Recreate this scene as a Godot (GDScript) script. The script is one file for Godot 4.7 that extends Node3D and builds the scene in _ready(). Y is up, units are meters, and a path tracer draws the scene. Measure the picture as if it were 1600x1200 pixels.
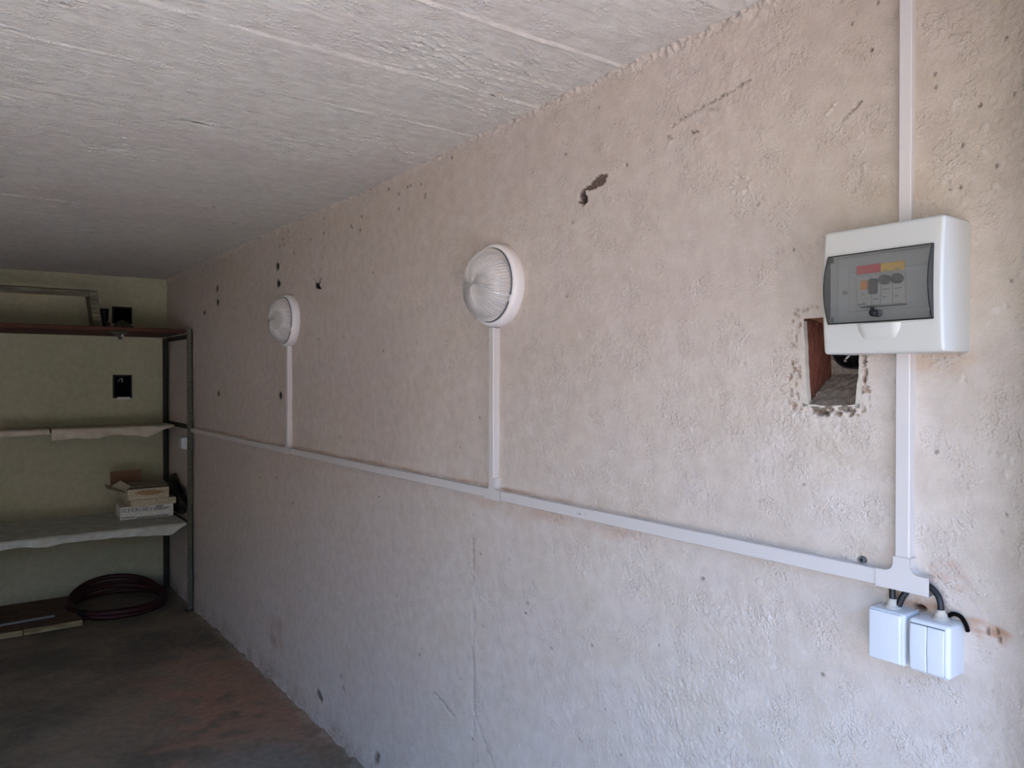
extends Node3D
# A narrow garage seen from its open doorway. x = 0 is the face of the right wall, the garage runs towards -z, metres.

const W := -3.7          # left wall
const BACK := -5.55       # back wall
const FRONT := -0.385     # inner face of the front wall
var M := {}
var used := {}
var nz := FastNoiseLite.new()
var nf := FastNoiseLite.new()
var rng := RandomNumberGenerator.new()

func _ready() -> void:
	rng.seed = 7
	nz.seed = 3; nz.frequency = 1.0; nz.fractal_octaves = 3
	nf.seed = 11; nf.frequency = 1.0; nf.fractal_octaves = 2
	camera_and_light()
	materials()
	room()
	wall_fittings()
	switchgear()
	distribution_box()
	shelves()
	shelf_things()
	floor_things()

func camera_and_light() -> void:
	var cam := Camera3D.new()
	cam.name = "camera"
	cam.fov = 53.13
	cam.near = 0.02
	cam.position = Vector3(-1.2, 1.4, 0)
	cam.rotation_degrees = Vector3(-0.4775, -36.409, 0)
	add_child(cam)
	cam.current = true
	var e := Environment.new()
	e.background_mode = Environment.BG_SKY
	var sm := ProceduralSkyMaterial.new()
	sm.sky_top_color = Color(0.375, 0.625, 0.93)
	sm.sky_horizon_color = Color(0.91, 0.955, 0.925)
	sm.sky_curve = 0.11
	sm.ground_bottom_color = Color(0.42, 0.40, 0.36)
	sm.ground_horizon_color = Color(0.60, 0.60, 0.58)
	sm.sky_energy_multiplier = 1.0
	sm.ground_energy_multiplier = 1.0
	var sky := Sky.new()
	sky.sky_material = sm
	e.sky = sky
	e.tonemap_mode = Environment.TONE_MAPPER_LINEAR
	e.tonemap_exposure = 3.7
	e.background_energy_multiplier = 3.7
	e.sdfgi_enabled = true
	e.ssao_enabled = true
	e.ssil_enabled = true
	var we := WorldEnvironment.new()
	we.name = "environment"
	we.environment = e
	add_child(we)
	# afternoon sun high on the left, a little behind the garage: it lights the yard, not the room
	var sun := DirectionalLight3D.new()
	sun.name = "sun"
	sun.light_color = Color(1.0, 0.905, 0.775)
	sun.light_energy = 3.3
	sun.light_angular_distance = 0.6
	sun.shadow_enabled = true
	sun.look_at_from_position(Vector3(-5.5, 9, -0.6), Vector3(0, 0, 0))
	add_child(sun)

# ---------------------------------------------------------------- helpers: nodes
func numbered(called: String) -> String:
	if not used.has(called):
		used[called] = 0
		return called
	used[called] += 1
	return "%s_%03d" % [called, used[called]]

func tag(o: Node, label: String, category := "", group := "") -> void:
	o.set_meta("label", label)
	if category: o.set_meta("category", category)
	if group: o.set_meta("group", group)

func thing(called: String, label: String, category: String, at := Vector3.ZERO, turn := 0.0, group := "") -> Node3D:
	var o := Node3D.new()
	o.name = numbered(called)
	add_child(o)
	o.position = at
	o.rotation_degrees.y = turn
	tag(o, label, category, group)
	return o

# on the right wall: local x runs towards the door, y up, z out of the wall
func on_wall(called: String, label: String, category: String, s: float, y: float, group := "") -> Node3D:
	return thing(called, label, category, Vector3(0, y, -s), -90.0, group)

func mesh(called: String, st: SurfaceTool, m: Material, parent: Node = self) -> MeshInstance3D:
	var o := MeshInstance3D.new()
	o.name = numbered(called) if parent == self else called
	if parent != self:
		var n := 0
		while parent.has_node(NodePath(o.name)):
			n += 1
			o.name = "%s_%03d" % [called, n]
	o.mesh = st.commit()
	o.material_override = m
	parent.add_child(o, true)
	return o

func array_mesh(called: String, am: ArrayMesh, m: Material, parent: Node = self) -> MeshInstance3D:
	var o := MeshInstance3D.new()
	o.name = numbered(called) if parent == self else called
	o.mesh = am
	o.material_override = m
	parent.add_child(o, true)
	return o

func struct(o: Node, label: String) -> void:
	o.set_meta("kind", "structure")
	o.set_meta("label", label)

# ---------------------------------------------------------------- helpers: shapes
func begin() -> SurfaceTool:
	var st := SurfaceTool.new()
	st.begin(Mesh.PRIMITIVE_TRIANGLES)
	st.set_smooth_group(-1)
	return st

func done(st: SurfaceTool) -> SurfaceTool:
	st.index()
	st.generate_normals()
	return st

# corners counter-clockwise as seen from outside
func quad(st: SurfaceTool, a: Vector3, b: Vector3, c: Vector3, d: Vector3) -> void:
	for p in [a, c, b, a, d, c]:
		st.add_vertex(p)

func tri(st: SurfaceTool, a: Vector3, b: Vector3, c: Vector3) -> void:
	for p in [a, c, b]:
		st.add_vertex(p)

# a box between two corners with chamfered edges
func box(st: SurfaceTool, lo: Vector3, hi: Vector3, r := 0.001, t := Transform3D()) -> void:
	st.set_smooth_group(-1)
	var c := (lo + hi) / 2.0
	var h := (hi - lo) / 2.0
	r = minf(r, minf(h.x, minf(h.y, h.z)) * 0.9)
	var g := h - Vector3.ONE * r
	var P := func(sx: int, sy: int, sz: int, axis: int) -> Vector3:
		var p := Vector3(sx * g.x, sy * g.y, sz * g.z)
		p[axis] = [sx, sy, sz][axis] * h[axis]
		return t * (c + p)
	for s in [-1, 1]:
		var f := [[P.call(s, -1, -1, 0), P.call(s, 1, -1, 0), P.call(s, 1, 1, 0), P.call(s, -1, 1, 0)],
			[P.call(-1, s, -1, 1), P.call(-1, s, 1, 1), P.call(1, s, 1, 1), P.call(1, s, -1, 1)],
			[P.call(-1, -1, s, 2), P.call(1, -1, s, 2), P.call(1, 1, s, 2), P.call(-1, 1, s, 2)]]
		for k in f:
			if s > 0: quad(st, k[0], k[1], k[2], k[3])
			else: quad(st, k[3], k[2], k[1], k[0])
	if r <= 0.00001:
		return
	for s in [-1, 1]:
		for u in [-1, 1]:
			var ex := [P.call(-1, s, u, 1), P.call(1, s, u, 1), P.call(1, s, u, 2), P.call(-1, s, u, 2)]
			var ey := [P.call(s, -1, u, 0), P.call(s, 1, u, 0), P.call(s, 1, u, 2), P.call(s, -1, u, 2)]
			var ez := [P.call(s, u, -1, 0), P.call(s, u, 1, 0), P.call(s, u, 1, 1), P.call(s, u, -1, 1)]
			if s * u > 0:
				quad(st, ex[3], ex[2], ex[1], ex[0]); quad(st, ey[0], ey[1], ey[2], ey[3]); quad(st, ez[3], ez[2], ez[1], ez[0])
			else:
				quad(st, ex[0], ex[1], ex[2], ex[3]); quad(st, ey[3], ey[2], ey[1], ey[0]); quad(st, ez[0], ez[1], ez[2], ez[3])
			for w in [-1, 1]:
				var a: Vector3 = P.call(s, u, w, 0)
				var b: Vector3 = P.call(s, u, w, 1)
				var d: Vector3 = P.call(s, u, w, 2)
				if s * u * w > 0: tri(st, a, b, d)
				else: tri(st, a, d, b)

func one_box(called: String, lo: Vector3, hi: Vector3, m: Material, parent: Node, r := 0.001, t := Transform3D()) -> MeshInstance3D:
	var st := begin()
	box(st, lo, hi, r, t)
	return mesh(called, done(st), m, parent)

# profile of (radius, height) turned about local z; wave = radial ribs of that depth
func lathe(st: SurfaceTool, prof: Array, seg := 48, t := Transform3D(), ribs := 0, wave := 0.0, from_r := 0.0, group := 0) -> void:
	st.set_smooth_group(group)
	var ring := func(i: int) -> Array:
		var out := []
		var p: Vector2 = prof[i]
		var n := Vector2.ZERO
		if ribs:
			var a0: Vector2 = prof[maxi(i - 1, 0)]
			var a1: Vector2 = prof[mini(i + 1, prof.size() - 1)]
			n = Vector2(a1.y - a0.y, a0.x - a1.x).normalized()
		for k in seg:
			var a := TAU * k / seg
			var q := p
			if ribs:
				var amp := wave * smoothstep(from_r, from_r + 0.012, p.x)
				q += n * amp * (absf(sin(a * ribs / 2.0)) - 0.5)
			out.append(t * Vector3(q.x * cos(a), q.x * sin(a), q.y))
		return out
	var last: Array = ring.call(0)
	for i in range(1, prof.size()):
		var now: Array = ring.call(i)
		for k in seg:
			var j := (k + 1) % seg
			if prof[i - 1].x < 1e-6: tri(st, last[k], now[k], now[j])
			elif prof[i].x < 1e-6: tri(st, last[k], now[k], last[j])
			else: quad(st, last[k], now[k], now[j], last[j])
		last = now

func tube(st: SurfaceTool, pts: PackedVector3Array, r: float, sides := 10, closed := false, capped := true) -> void:
	st.set_smooth_group(0)
	var n := pts.size()
	var up := Vector3(0.13, 0.98, 0.2).normalized()
	var rings := []
	var side := Vector3.ZERO
	for i in n:
		var d: Vector3
		if closed: d = pts[(i + 1) % n] - pts[(i + n - 1) % n]
		else: d = pts[mini(i + 1, n - 1)] - pts[maxi(i - 1, 0)]
		d = d.normalized()
		if side == Vector3.ZERO: side = d.cross(up).normalized()
		side = (side - d * side.dot(d)).normalized()
		var v := d.cross(side)
		var ring := []
		for k in sides:
			var a := TAU * k / sides
			ring.append(pts[i] + (side * cos(a) + v * sin(a)) * r)
		rings.append(ring)
	var last := n if closed else n - 1
	for i in last:
		var A: Array = rings[i]
		var B: Array = rings[(i + 1) % n]
		for k in sides:
			var j := (k + 1) % sides
			quad(st, A[k], A[j], B[j], B[k])
	if not closed and capped:
		st.set_smooth_group(-1)
		for k in sides:
			var j := (k + 1) % sides
			tri(st, pts[0], rings[0][j], rings[0][k])
			tri(st, pts[n - 1], rings[n - 1][k], rings[n - 1][j])

func curve_points(ctrl: Array, steps := 8) -> PackedVector3Array:
	var out := PackedVector3Array()
	for i in ctrl.size() - 1:
		var p0: Vector3 = ctrl[maxi(i - 1, 0)]
		var p1: Vector3 = ctrl[i]
		var p2: Vector3 = ctrl[i + 1]
		var p3: Vector3 = ctrl[mini(i + 2, ctrl.size() - 1)]
		for k in steps:
			out.append(p1.cubic_interpolate(p2, p0, p3, float(k) / steps))
	out.append(ctrl[-1])
	return out

# a flat outline (x, y) pushed out from z0 to z1
func plate(st: SurfaceTool, poly: PackedVector2Array, z0: float, z1: float, t := Transform3D()) -> void:
	st.set_smooth_group(-1)
	if Geometry2D.is_polygon_clockwise(poly):
		poly = poly.duplicate()
		poly.reverse()
	var ix := Geometry2D.triangulate_polygon(poly)
	for i in range(0, ix.size(), 3):
		var a := poly[ix[i]]
		var b := poly[ix[i + 1]]
		var c := poly[ix[i + 2]]
		if (b - a).cross(c - a) < 0:
			var w := b
			b = c
			c = w
		tri(st, t * Vector3(a.x, a.y, z1), t * Vector3(b.x, b.y, z1), t * Vector3(c.x, c.y, z1))
		tri(st, t * Vector3(a.x, a.y, z0), t * Vector3(c.x, c.y, z0), t * Vector3(b.x, b.y, z0))
	for i in poly.size():
		var a := poly[i]
		var b := poly[(i + 1) % poly.size()]
		quad(st, t * Vector3(a.x, a.y, z0), t * Vector3(b.x, b.y, z0), t * Vector3(b.x, b.y, z1), t * Vector3(a.x, a.y, z1))

# a cushion: rectangle lo..hi standing out from z0 to z1 with rounded front edges, bulged along y; hole = opening through the front
func cushion(st: SurfaceTool, lo: Vector2, hi: Vector2, z0: float, z1: float, r: float, bulge := 0.0, hole := Rect2()) -> void:
	var marks := func(a: float, b: float, h0: float, h1: float, n: int) -> Array:
		var l := []
		for k in 6:
			l.append(a + r * (1.0 - cos(PI / 2 * k / 5.0)))
			l.append(b - r * (1.0 - cos(PI / 2 * k / 5.0)))
		for k in range(1, n):
			l.append(lerpf(a + r, b - r, float(k) / n))
		if hole.size.x > 0:
			l.append(h0)
			l.append(h1)
		l.sort()
		return l
	var xs: Array = marks.call(lo.x, hi.x, hole.position.x, hole.end.x, 2)
	var ys: Array = marks.call(lo.y, hi.y, hole.position.y, hole.end.y, 10 if bulge else 2)
	var top := func(x: float, y: float) -> float:
		var ex := minf(x - lo.x, hi.x - x)
		var ey := minf(y - lo.y, hi.y - y)
		var e := minf(ex, ey)
		if ex < r and ey < r: e = r - minf(r, Vector2(r - ex, r - ey).length())
		var k := (y - (lo.y + hi.y) / 2.0) / ((hi.y - lo.y) / 2.0)
		var z := z1 - bulge * k * k
		if e < r: z -= r - sqrt(maxf(0.0, r * r - (r - e) * (r - e)))
		return z
	var V := func(i: int, j: int) -> Vector3:
		var p := Vector2(xs[i], ys[j])
		var q := p.clamp(lo + Vector2(r, r), hi - Vector2(r, r))
		var d := p - q
		if absf(d.x) > 1e-7 and absf(d.y) > 1e-7:   # round the corner in plan
			p = q + d.normalized() * maxf(absf(d.x), absf(d.y))
		return Vector3(p.x, p.y, top.call(p.x, p.y))
	st.set_smooth_group(0)
	for i in xs.size() - 1:
		for j in ys.size() - 1:
			if xs[i + 1] - xs[i] < 1e-6 or ys[j + 1] - ys[j] < 1e-6: continue
			if hole.size.x > 0 and hole.has_point(Vector2((xs[i] + xs[i + 1]) / 2.0, (ys[j] + ys[j + 1]) / 2.0)): continue
			quad(st, V.call(i, j), V.call(i + 1, j), V.call(i + 1, j + 1), V.call(i, j + 1))
	var nx := xs.size() - 1
	var ny := ys.size() - 1
	var rim := []
	for i in nx: rim.append(V.call(i, 0))
	for j in ny: rim.append(V.call(nx, j))
	for i in nx: rim.append(V.call(nx - i, ny))
	for j in ny: rim.append(V.call(0, ny - j))
	for k in rim.size():
		var a: Vector3 = rim[k]
		var b: Vector3 = rim[(k + 1) % rim.size()]
		if a.distance_to(b) < 1e-6: continue
		quad(st, Vector3(a.x, a.y, z0), Vector3(b.x, b.y, z0), b, a)
	st.set_smooth_group(-1)
	if hole.size.x > 0:
		var a := hole.position
		var b := hole.end
		var zi := z0 + 0.002
		for j in ny:
			if ys[j] < a.y - 1e-6 or ys[j + 1] > b.y + 1e-6: continue
			quad(st, Vector3(a.x, ys[j], top.call(a.x, ys[j])), Vector3(a.x, ys[j], zi), Vector3(a.x, ys[j + 1], zi), Vector3(a.x, ys[j + 1], top.call(a.x, ys[j + 1])))
			quad(st, Vector3(b.x, ys[j], zi), Vector3(b.x, ys[j], top.call(b.x, ys[j])), Vector3(b.x, ys[j + 1], top.call(b.x, ys[j + 1])), Vector3(b.x, ys[j + 1], zi))
		quad(st, Vector3(a.x, a.y, top.call(a.x, a.y)), Vector3(b.x, a.y, top.call(b.x, a.y)), Vector3(b.x, a.y, zi), Vector3(a.x, a.y, zi))
		quad(st, Vector3(a.x, b.y, zi), Vector3(b.x, b.y, zi), Vector3(b.x, b.y, top.call(b.x, b.y)), Vector3(a.x, b.y, top.call(a.x, b.y)))
	quad(st, Vector3(hi.x, lo.y, z0), Vector3(lo.x, lo.y, z0), Vector3(lo.x, hi.y, z0), Vector3(hi.x, hi.y, z0))

# a thin sheet over a grid of points, both sides and a rim
func sheet(st: SurfaceTool, rows: Array, thick: float) -> void:
	st.set_smooth_group(0)
	var nr := rows.size()
	var nc: int = rows[0].size()
	var under := []
	for i in nr:
		var u := []
		for j in nc:
			var dx: Vector3 = rows[i][mini(j + 1, nc - 1)] - rows[i][maxi(j - 1, 0)]
			var dy: Vector3 = rows[mini(i + 1, nr - 1)][j] - rows[maxi(i - 1, 0)][j]
			u.append(rows[i][j] - dx.cross(dy).normalized() * thick)
		under.append(u)
	for i in nr - 1:
		for j in nc - 1:
			quad(st, rows[i][j], rows[i][j + 1], rows[i + 1][j + 1], rows[i + 1][j])
	st.set_smooth_group(1)
	for i in nr - 1:
		for j in nc - 1:
			quad(st, under[i + 1][j], under[i + 1][j + 1], under[i][j + 1], under[i][j])
	st.set_smooth_group(-1)
	for j in nc - 1:
		quad(st, under[0][j], under[0][j + 1], rows[0][j + 1], rows[0][j])
		quad(st, rows[nr - 1][j], rows[nr - 1][j + 1], under[nr - 1][j + 1], under[nr - 1][j])
	for i in nr - 1:
		quad(st, rows[i][0], rows[i + 1][0], under[i + 1][0], under[i][0])
		quad(st, under[i][nc - 1], under[i + 1][nc - 1], rows[i + 1][nc - 1], rows[i][nc - 1])

# ---------------------------------------------------------------- materials
func noise_image(size: int, freq: float, seed_: int, kind := FastNoiseLite.TYPE_SIMPLEX_SMOOTH, octaves := 4) -> Image:
	var n := FastNoiseLite.new()
	n.noise_type = kind
	n.seed = seed_
	n.frequency = freq
	n.fractal_octaves = octaves
	return n.get_seamless_image(size, size)

func ramp_texture(size: int, freq: float, seed_: int, a: Color, b: Color, octaves := 5) -> NoiseTexture2D:
	var t := NoiseTexture2D.new()
	var n := FastNoiseLite.new()
	n.seed = seed_
	n.frequency = freq
	n.fractal_octaves = octaves
	t.noise = n
	t.width = size
	t.height = size
	t.seamless = true
	var g := Gradient.new()
	g.set_color(0, a)
	g.set_color(1, b)
	t.color_ramp = g
	return t

func gray_texture(size: int, freq: float, seed_: int, octaves := 4, kind := FastNoiseLite.TYPE_SIMPLEX_SMOOTH) -> NoiseTexture2D:
	var t := NoiseTexture2D.new()
	var n := FastNoiseLite.new()
	n.noise_type = kind
	n.seed = seed_
	n.frequency = freq
	n.fractal_octaves = octaves
	t.noise = n
	t.width = size
	t.height = size
	t.seamless = true
	return t

# plaster relief: fine grain, lumps in patches and a few trowel flecks
func plaster_height(size: int, seed_: int) -> ImageTexture:
	var fine := noise_image(size, 0.11, seed_, FastNoiseLite.TYPE_SIMPLEX_SMOOTH, 3).get_data()
	var mid := noise_image(size, 0.045, seed_ + 1, FastNoiseLite.TYPE_SIMPLEX_SMOOTH, 3).get_data()
	var patch := noise_image(size, 0.006, seed_ + 2, FastNoiseLite.TYPE_SIMPLEX_SMOOTH, 2).get_data()
	var out := PackedByteArray()
	out.resize(size * size)
	for i in size * size:
		var p := smoothstep(0.4, 0.75, patch[i] / 255.0)
		var m := mid[i] / 255.0
		var lump := smoothstep(0.56, 0.78, m) * 0.30 * p
		var h := 0.35 + (fine[i] / 255.0 - 0.5) * (0.22 + 0.30 * p) + (m - 0.5) * 0.25 + lump
		out[i] = int(clampf(h, 0, 1) * 255.0)
	return ImageTexture.create_from_image(Image.create_from_data(size, size, false, Image.FORMAT_L8, out))

func mat(c: Color, rough := 0.6, spec := 0.4) -> StandardMaterial3D:
	var m := StandardMaterial3D.new()
	m.albedo_color = c
	m.roughness = rough
	m.metallic_specular = spec
	return m

func textured(m: StandardMaterial3D, tex: Texture2D, scale := Vector3.ONE, bump: Texture2D = null, bump_cm := 0.0) -> StandardMaterial3D:
	m.albedo_texture = tex
	m.uv1_triplanar = true
	m.uv1_scale = scale
	m.uv1_triplanar_sharpness = 4.0
	if bump:
		m.heightmap_enabled = true
		m.heightmap_texture = bump
		m.heightmap_scale = bump_cm
	return m

func materials() -> void:
	var ph := plaster_height(1024, 21)
	var mottled := ramp_texture(1024, 0.012, 5, Color(0.93, 0.92, 0.91), Color(1, 1, 1))
	for k in ["wall", "ceiling", "back"]:
		var m := textured(mat(Color.WHITE, 0.86, 0.3), mottled, Vector3.ONE * 1.6, ph, {"wall": 0.25, "ceiling": 0.30, "back": 0.15}[k])
		m.vertex_color_use_as_albedo = true
		M[k] = m
	M.floor = textured(mat(Color.WHITE, 0.8, 0.35), ramp_texture(1024, 0.02, 9, Color(0.86, 0.85, 0.84), Color(1, 1, 1)), Vector3.ONE * 1.1, gray_texture(1024, 0.06, 31), 0.05)
	M.floor.vertex_color_use_as_albedo = true
	M.masonry = textured(mat(Color(0.88, 0.84, 0.78), 0.9), mottled, Vector3.ONE, ph, 0.15)
	M.yard = textured(mat(Color(0.675, 0.645, 0.615), 0.9), ramp_texture(512, 0.03, 14, Color(0.85, 0.84, 0.82), Color(1, 1, 1)), Vector3.ONE * 0.7)
	M.added_yard_wall = textured(mat(Color(0.50, 0.465, 0.40), 0.9), ramp_texture(512, 0.03, 15, Color(0.85, 0.84, 0.82), Color(1, 1, 1)), Vector3.ONE * 0.7)
	M.added_leaf = mat(Color(0.56, 0.55, 0.52), 0.6)
	M.brick = textured(mat(Color(0.55, 0.34, 0.27), 0.9), ramp_texture(512, 0.03, 17, Color(0.7, 0.66, 0.64), Color(1, 1, 1)), Vector3(9, 2, 9), gray_texture(512, 0.08, 18), 0.15)
	M.brick_light = textured(mat(Color(0.74, 0.50, 0.36), 0.9), ramp_texture(512, 0.05, 19, Color(0.75, 0.7, 0.65), Color(1, 1, 1)), Vector3.ONE * 4, gray_texture(512, 0.08, 18), 0.15)
	M.mortar = textured(mat(Color(0.60, 0.545, 0.49), 0.95), ramp_texture(512, 0.04, 20, Color(0.7, 0.7, 0.7), Color(1, 1, 1)), Vector3.ONE * 4, gray_texture(512, 0.07, 22), 0.07)
	M.plaster = textured(mat(Color(0.80, 0.77, 0.72), 0.9), mottled, Vector3.ONE * 4, ph, 0.1)
	M.lamp_white = mat(Color(0.90, 0.875, 0.86), 0.42, 0.5)
	M.plastic = mat(Color(0.81, 0.785, 0.765), 0.42, 0.5)
	M.box_white = mat(Color(0.755, 0.75, 0.715), 0.36, 0.5)
	M.switch_white = mat(Color(0.815, 0.825, 0.835), 0.32, 0.5)
	M.black = mat(Color(0.045, 0.045, 0.05), 0.5, 0.4)
	M.cable = mat(Color(0.10, 0.105, 0.12), 0.5, 0.5)
	M.gap_black = mat(Color(0.018, 0.017, 0.016), 0.8, 0.2)
	M.gap = mat(Color(0.05, 0.045, 0.04), 0.9, 0.2)
	M.glass = mat(Color(0.97, 0.95, 0.93, 0.27), 0.06, 0.5)
	M.glass.refraction_enabled = true
	M.glass.refraction_scale = 0.05
	M.smoke = mat(Color(0.41, 0.405, 0.385, 0.50), 0.12, 0.5)
	M.smoke.transparency = BaseMaterial3D.TRANSPARENCY_ALPHA
	M.smoke_edge = mat(Color(0.10, 0.105, 0.11), 0.25, 0.5)
	M.bulb = mat(Color(0.93, 0.92, 0.90), 0.3, 0.5)
	M.reflector = mat(Color(0.90, 0.88, 0.86), 0.5, 0.5)
	M.holder = mat(Color(0.62, 0.60, 0.57), 0.5, 0.5)
	M.red = mat(Color(0.86, 0.16, 0.18), 0.5)
	M.yellow = mat(Color(0.95, 0.74, 0.12), 0.5)
	M.orange = mat(Color(0.93, 0.56, 0.10), 0.5)
	M.grey_plastic = mat(Color(0.74, 0.745, 0.73), 0.5)
	M.line = mat(Color(0.36, 0.37, 0.38), 0.6)
	M.steel = textured(mat(Color(0.40, 0.41, 0.36), 0.6, 0.4), ramp_texture(512, 0.03, 40, Color(0.72, 0.66, 0.58), Color(1, 1, 1)), Vector3.ONE * 3)
	M.steel_dark = textured(mat(Color(0.20, 0.19, 0.16), 0.7, 0.4), ramp_texture(512, 0.03, 41, Color(0.72, 0.66, 0.58), Color(1, 1, 1)), Vector3.ONE * 3)
	var grain := ramp_texture(512, 0.012, 44, Color(0.62, 0.58, 0.55), Color(1, 1, 1))
	M.wood_red = textured(mat(Color(0.385, 0.235, 0.185), 0.75), grain, Vector3(0.5, 10, 10))
	M.wood_dark = textured(mat(Color(0.36, 0.30, 0.24), 0.8), grain, Vector3(0.5, 10, 10))
	M.frame_wood = textured(mat(Color(0.50, 0.49, 0.41), 0.75), grain, Vector3(1, 8, 8))
	M.board_top = textured(mat(Color(0.45, 0.35, 0.26), 0.8), grain, Vector3(1, 8, 6))
	M.board_edge = textured(mat(Color(0.66, 0.60, 0.45), 0.8), grain, Vector3(1, 8, 6))
	M.liner = textured(mat(Color(0.80, 0.77, 0.70), 0.8), ramp_texture(512, 0.01, 50, Color(0.86, 0.84, 0.80), Color(1, 1, 1)), Vector3.ONE * 2)
	M.oilcloth = textured(mat(Color(0.80, 0.81, 0.77), 0.6, 0.4), ramp_texture(512, 0.01, 51, Color(0.82, 0.82, 0.80), Color(1, 1, 1)), Vector3.ONE * 2)
	M.card = textured(mat(Color(0.47, 0.36, 0.275), 0.85), ramp_texture(512, 0.03, 52, Color(0.86, 0.84, 0.82), Color(1, 1, 1)), Vector3(3, 20, 3))
	M.card_pale = textured(mat(Color(0.82, 0.79, 0.70), 0.85), ramp_texture(512, 0.02, 53, Color(0.84, 0.80, 0.74), Color(1, 1, 1)), Vector3.ONE * 5)
	M.card_white = textured(mat(Color(0.88, 0.88, 0.86), 0.7), ramp_texture(512, 0.02, 54, Color(0.88, 0.87, 0.85), Color(1, 1, 1)), Vector3.ONE * 5)
	M.card_grey = textured(mat(Color(0.62, 0.58, 0.50), 0.85), ramp_texture(512, 0.02, 55, Color(0.86, 0.83, 0.8), Color(1, 1, 1)), Vector3.ONE * 5)
	M.card_stain = textured(mat(Color(0.68, 0.58, 0.45), 0.85), ramp_texture(512, 0.03, 56, Color(0.84, 0.80, 0.74), Color(1, 1, 1)), Vector3.ONE * 6)
	M.print = mat(Color(0.16, 0.18, 0.20), 0.8, 0.2)
	M.hose = mat(Color(0.215, 0.085, 0.088), 0.55, 0.4)
	M.metal_strip = mat(Color(0.62, 0.66, 0.68), 0.4, 0.5)
	M.metal_strip.metallic = 0.5
	M.rag = mat(Color(0.31, 0.305, 0.25), 0.95, 0.2)
	M.screw = mat(Color(0.6, 0.58, 0.54), 0.4)
	M.screw.metallic = 0.8

# ---------------------------------------------------------------- the room
func ceiling_y(s: float) -> float:
	return 2.060 + 0.020 * (1.0 - smoothstep(1.0, 2.8, s))

# a relief over u, v: heights along n, colours per vertex; skip(cell) leaves holes
func relief(us: PackedFloat32Array, vs: PackedFloat32Array, h: PackedFloat32Array, col: PackedColorArray, o: Vector3, u: Vector3, v: Vector3, n: Vector3, holes: Array) -> ArrayMesh:
	var nu := us.size()
	var nv := vs.size()
	var P := PackedVector3Array()
	P.resize(nu * nv)
	var N := PackedVector3Array()
	N.resize(nu * nv)
	for j in nv:
		var base := o + v * vs[j]
		var j0 := maxi(j - 1, 0)
		var j1 := mini(j + 1, nv - 1)
		var dv := 1.0 / (vs[j1] - vs[j0])
		for i in nu:
			var k := j * nu + i
			P[k] = base + u * us[i] + n * h[k]
			var i0 := maxi(i - 1, 0)
			var i1 := mini(i + 1, nu - 1)
			var gu := (h[j * nu + i1] - h[j * nu + i0]) / (us[i1] - us[i0])
			var gv := (h[j1 * nu + i] - h[j0 * nu + i]) * dv
			N[k] = (n - u * gu - v * gv).normalized()
	var flip := u.cross(v).dot(n) < 0
	var I := PackedInt32Array()
	I.resize((nu - 1) * (nv - 1) * 6)
	var c := 0
	for j in nv - 1:
		var vm := (vs[j] + vs[j + 1]) / 2
		var hs := []
		for r in holes:
			if vm > r.position.y and vm < r.end.y: hs.append(r)
		for i in nu - 1:
			var skip := false
			for r in hs:
				var um := (us[i] + us[i + 1]) / 2
				if um > r.position.x and um < r.end.x: skip = true
			if skip: continue
			var a := j * nu + i
			var b := a + 1
			var d := a + nu
			var e := d + 1
			if flip:
				I[c] = a; I[c + 1] = b; I[c + 2] = e; I[c + 3] = a; I[c + 4] = e; I[c + 5] = d
			else:
				I[c] = a; I[c + 1] = e; I[c + 2] = b; I[c + 3] = a; I[c + 4] = d; I[c + 5] = e
			c += 6
	I.resize(c)
	var arr := []
	arr.resize(Mesh.ARRAY_MAX)
	arr[Mesh.ARRAY_VERTEX] = P
	arr[Mesh.ARRAY_NORMAL] = N
	arr[Mesh.ARRAY_COLOR] = col
	arr[Mesh.ARRAY_INDEX] = I
	var am := ArrayMesh.new()
	am.add_surface_from_arrays(Mesh.PRIMITIVE_TRIANGLES, arr)
	return am

func steps_between(list: Array, a: float, b: float, n: int) -> void:
	for k in n:
		list.append(lerpf(a, b, float(k) / n))

func lin(r: float, g: float, b: float) -> Color:
	return Color(r, g, b).srgb_to_linear()

var us := PackedFloat32Array()
var vs := PackedFloat32Array()
var hh := PackedFloat32Array()
var cc := PackedColorArray()

func near(list: PackedFloat32Array, x: float) -> int:
	return clampi(list.bsearch(x), 0, list.size() - 1)

# lower or raise an ellipse with an uneven rim; colour = bare plaster
func stamp(s: float, y: float, rs: float, ry: float, depth: float, color: Color, share := 1.0, turn := 0.0, soft := 0.25) -> void:
	var R := maxf(rs, ry) * 1.5
	var nu := us.size()
	var ca := cos(turn)
	var sa := sin(turn)
	for j in range(near(vs, y - R), near(vs, y + R) + 1):
		for i in range(near(us, s - R), near(us, s + R) + 1):
			var dx := us[i] - s
			var dy := vs[j] - y
			var p := Vector2((dx * ca + dy * sa) / rs, (dy * ca - dx * sa) / ry)
			var w := 1.0 - smoothstep(1.0 - soft, 1.0 + soft, p.length() + 0.35 * nf.get_noise_2d(us[i] * 160, vs[j] * 160))
			if w <= 0: continue
			hh[j * nu + i] += depth * w
			if share > 0: cc[j * nu + i] = cc[j * nu + i].lerp(color, w * share)

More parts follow.
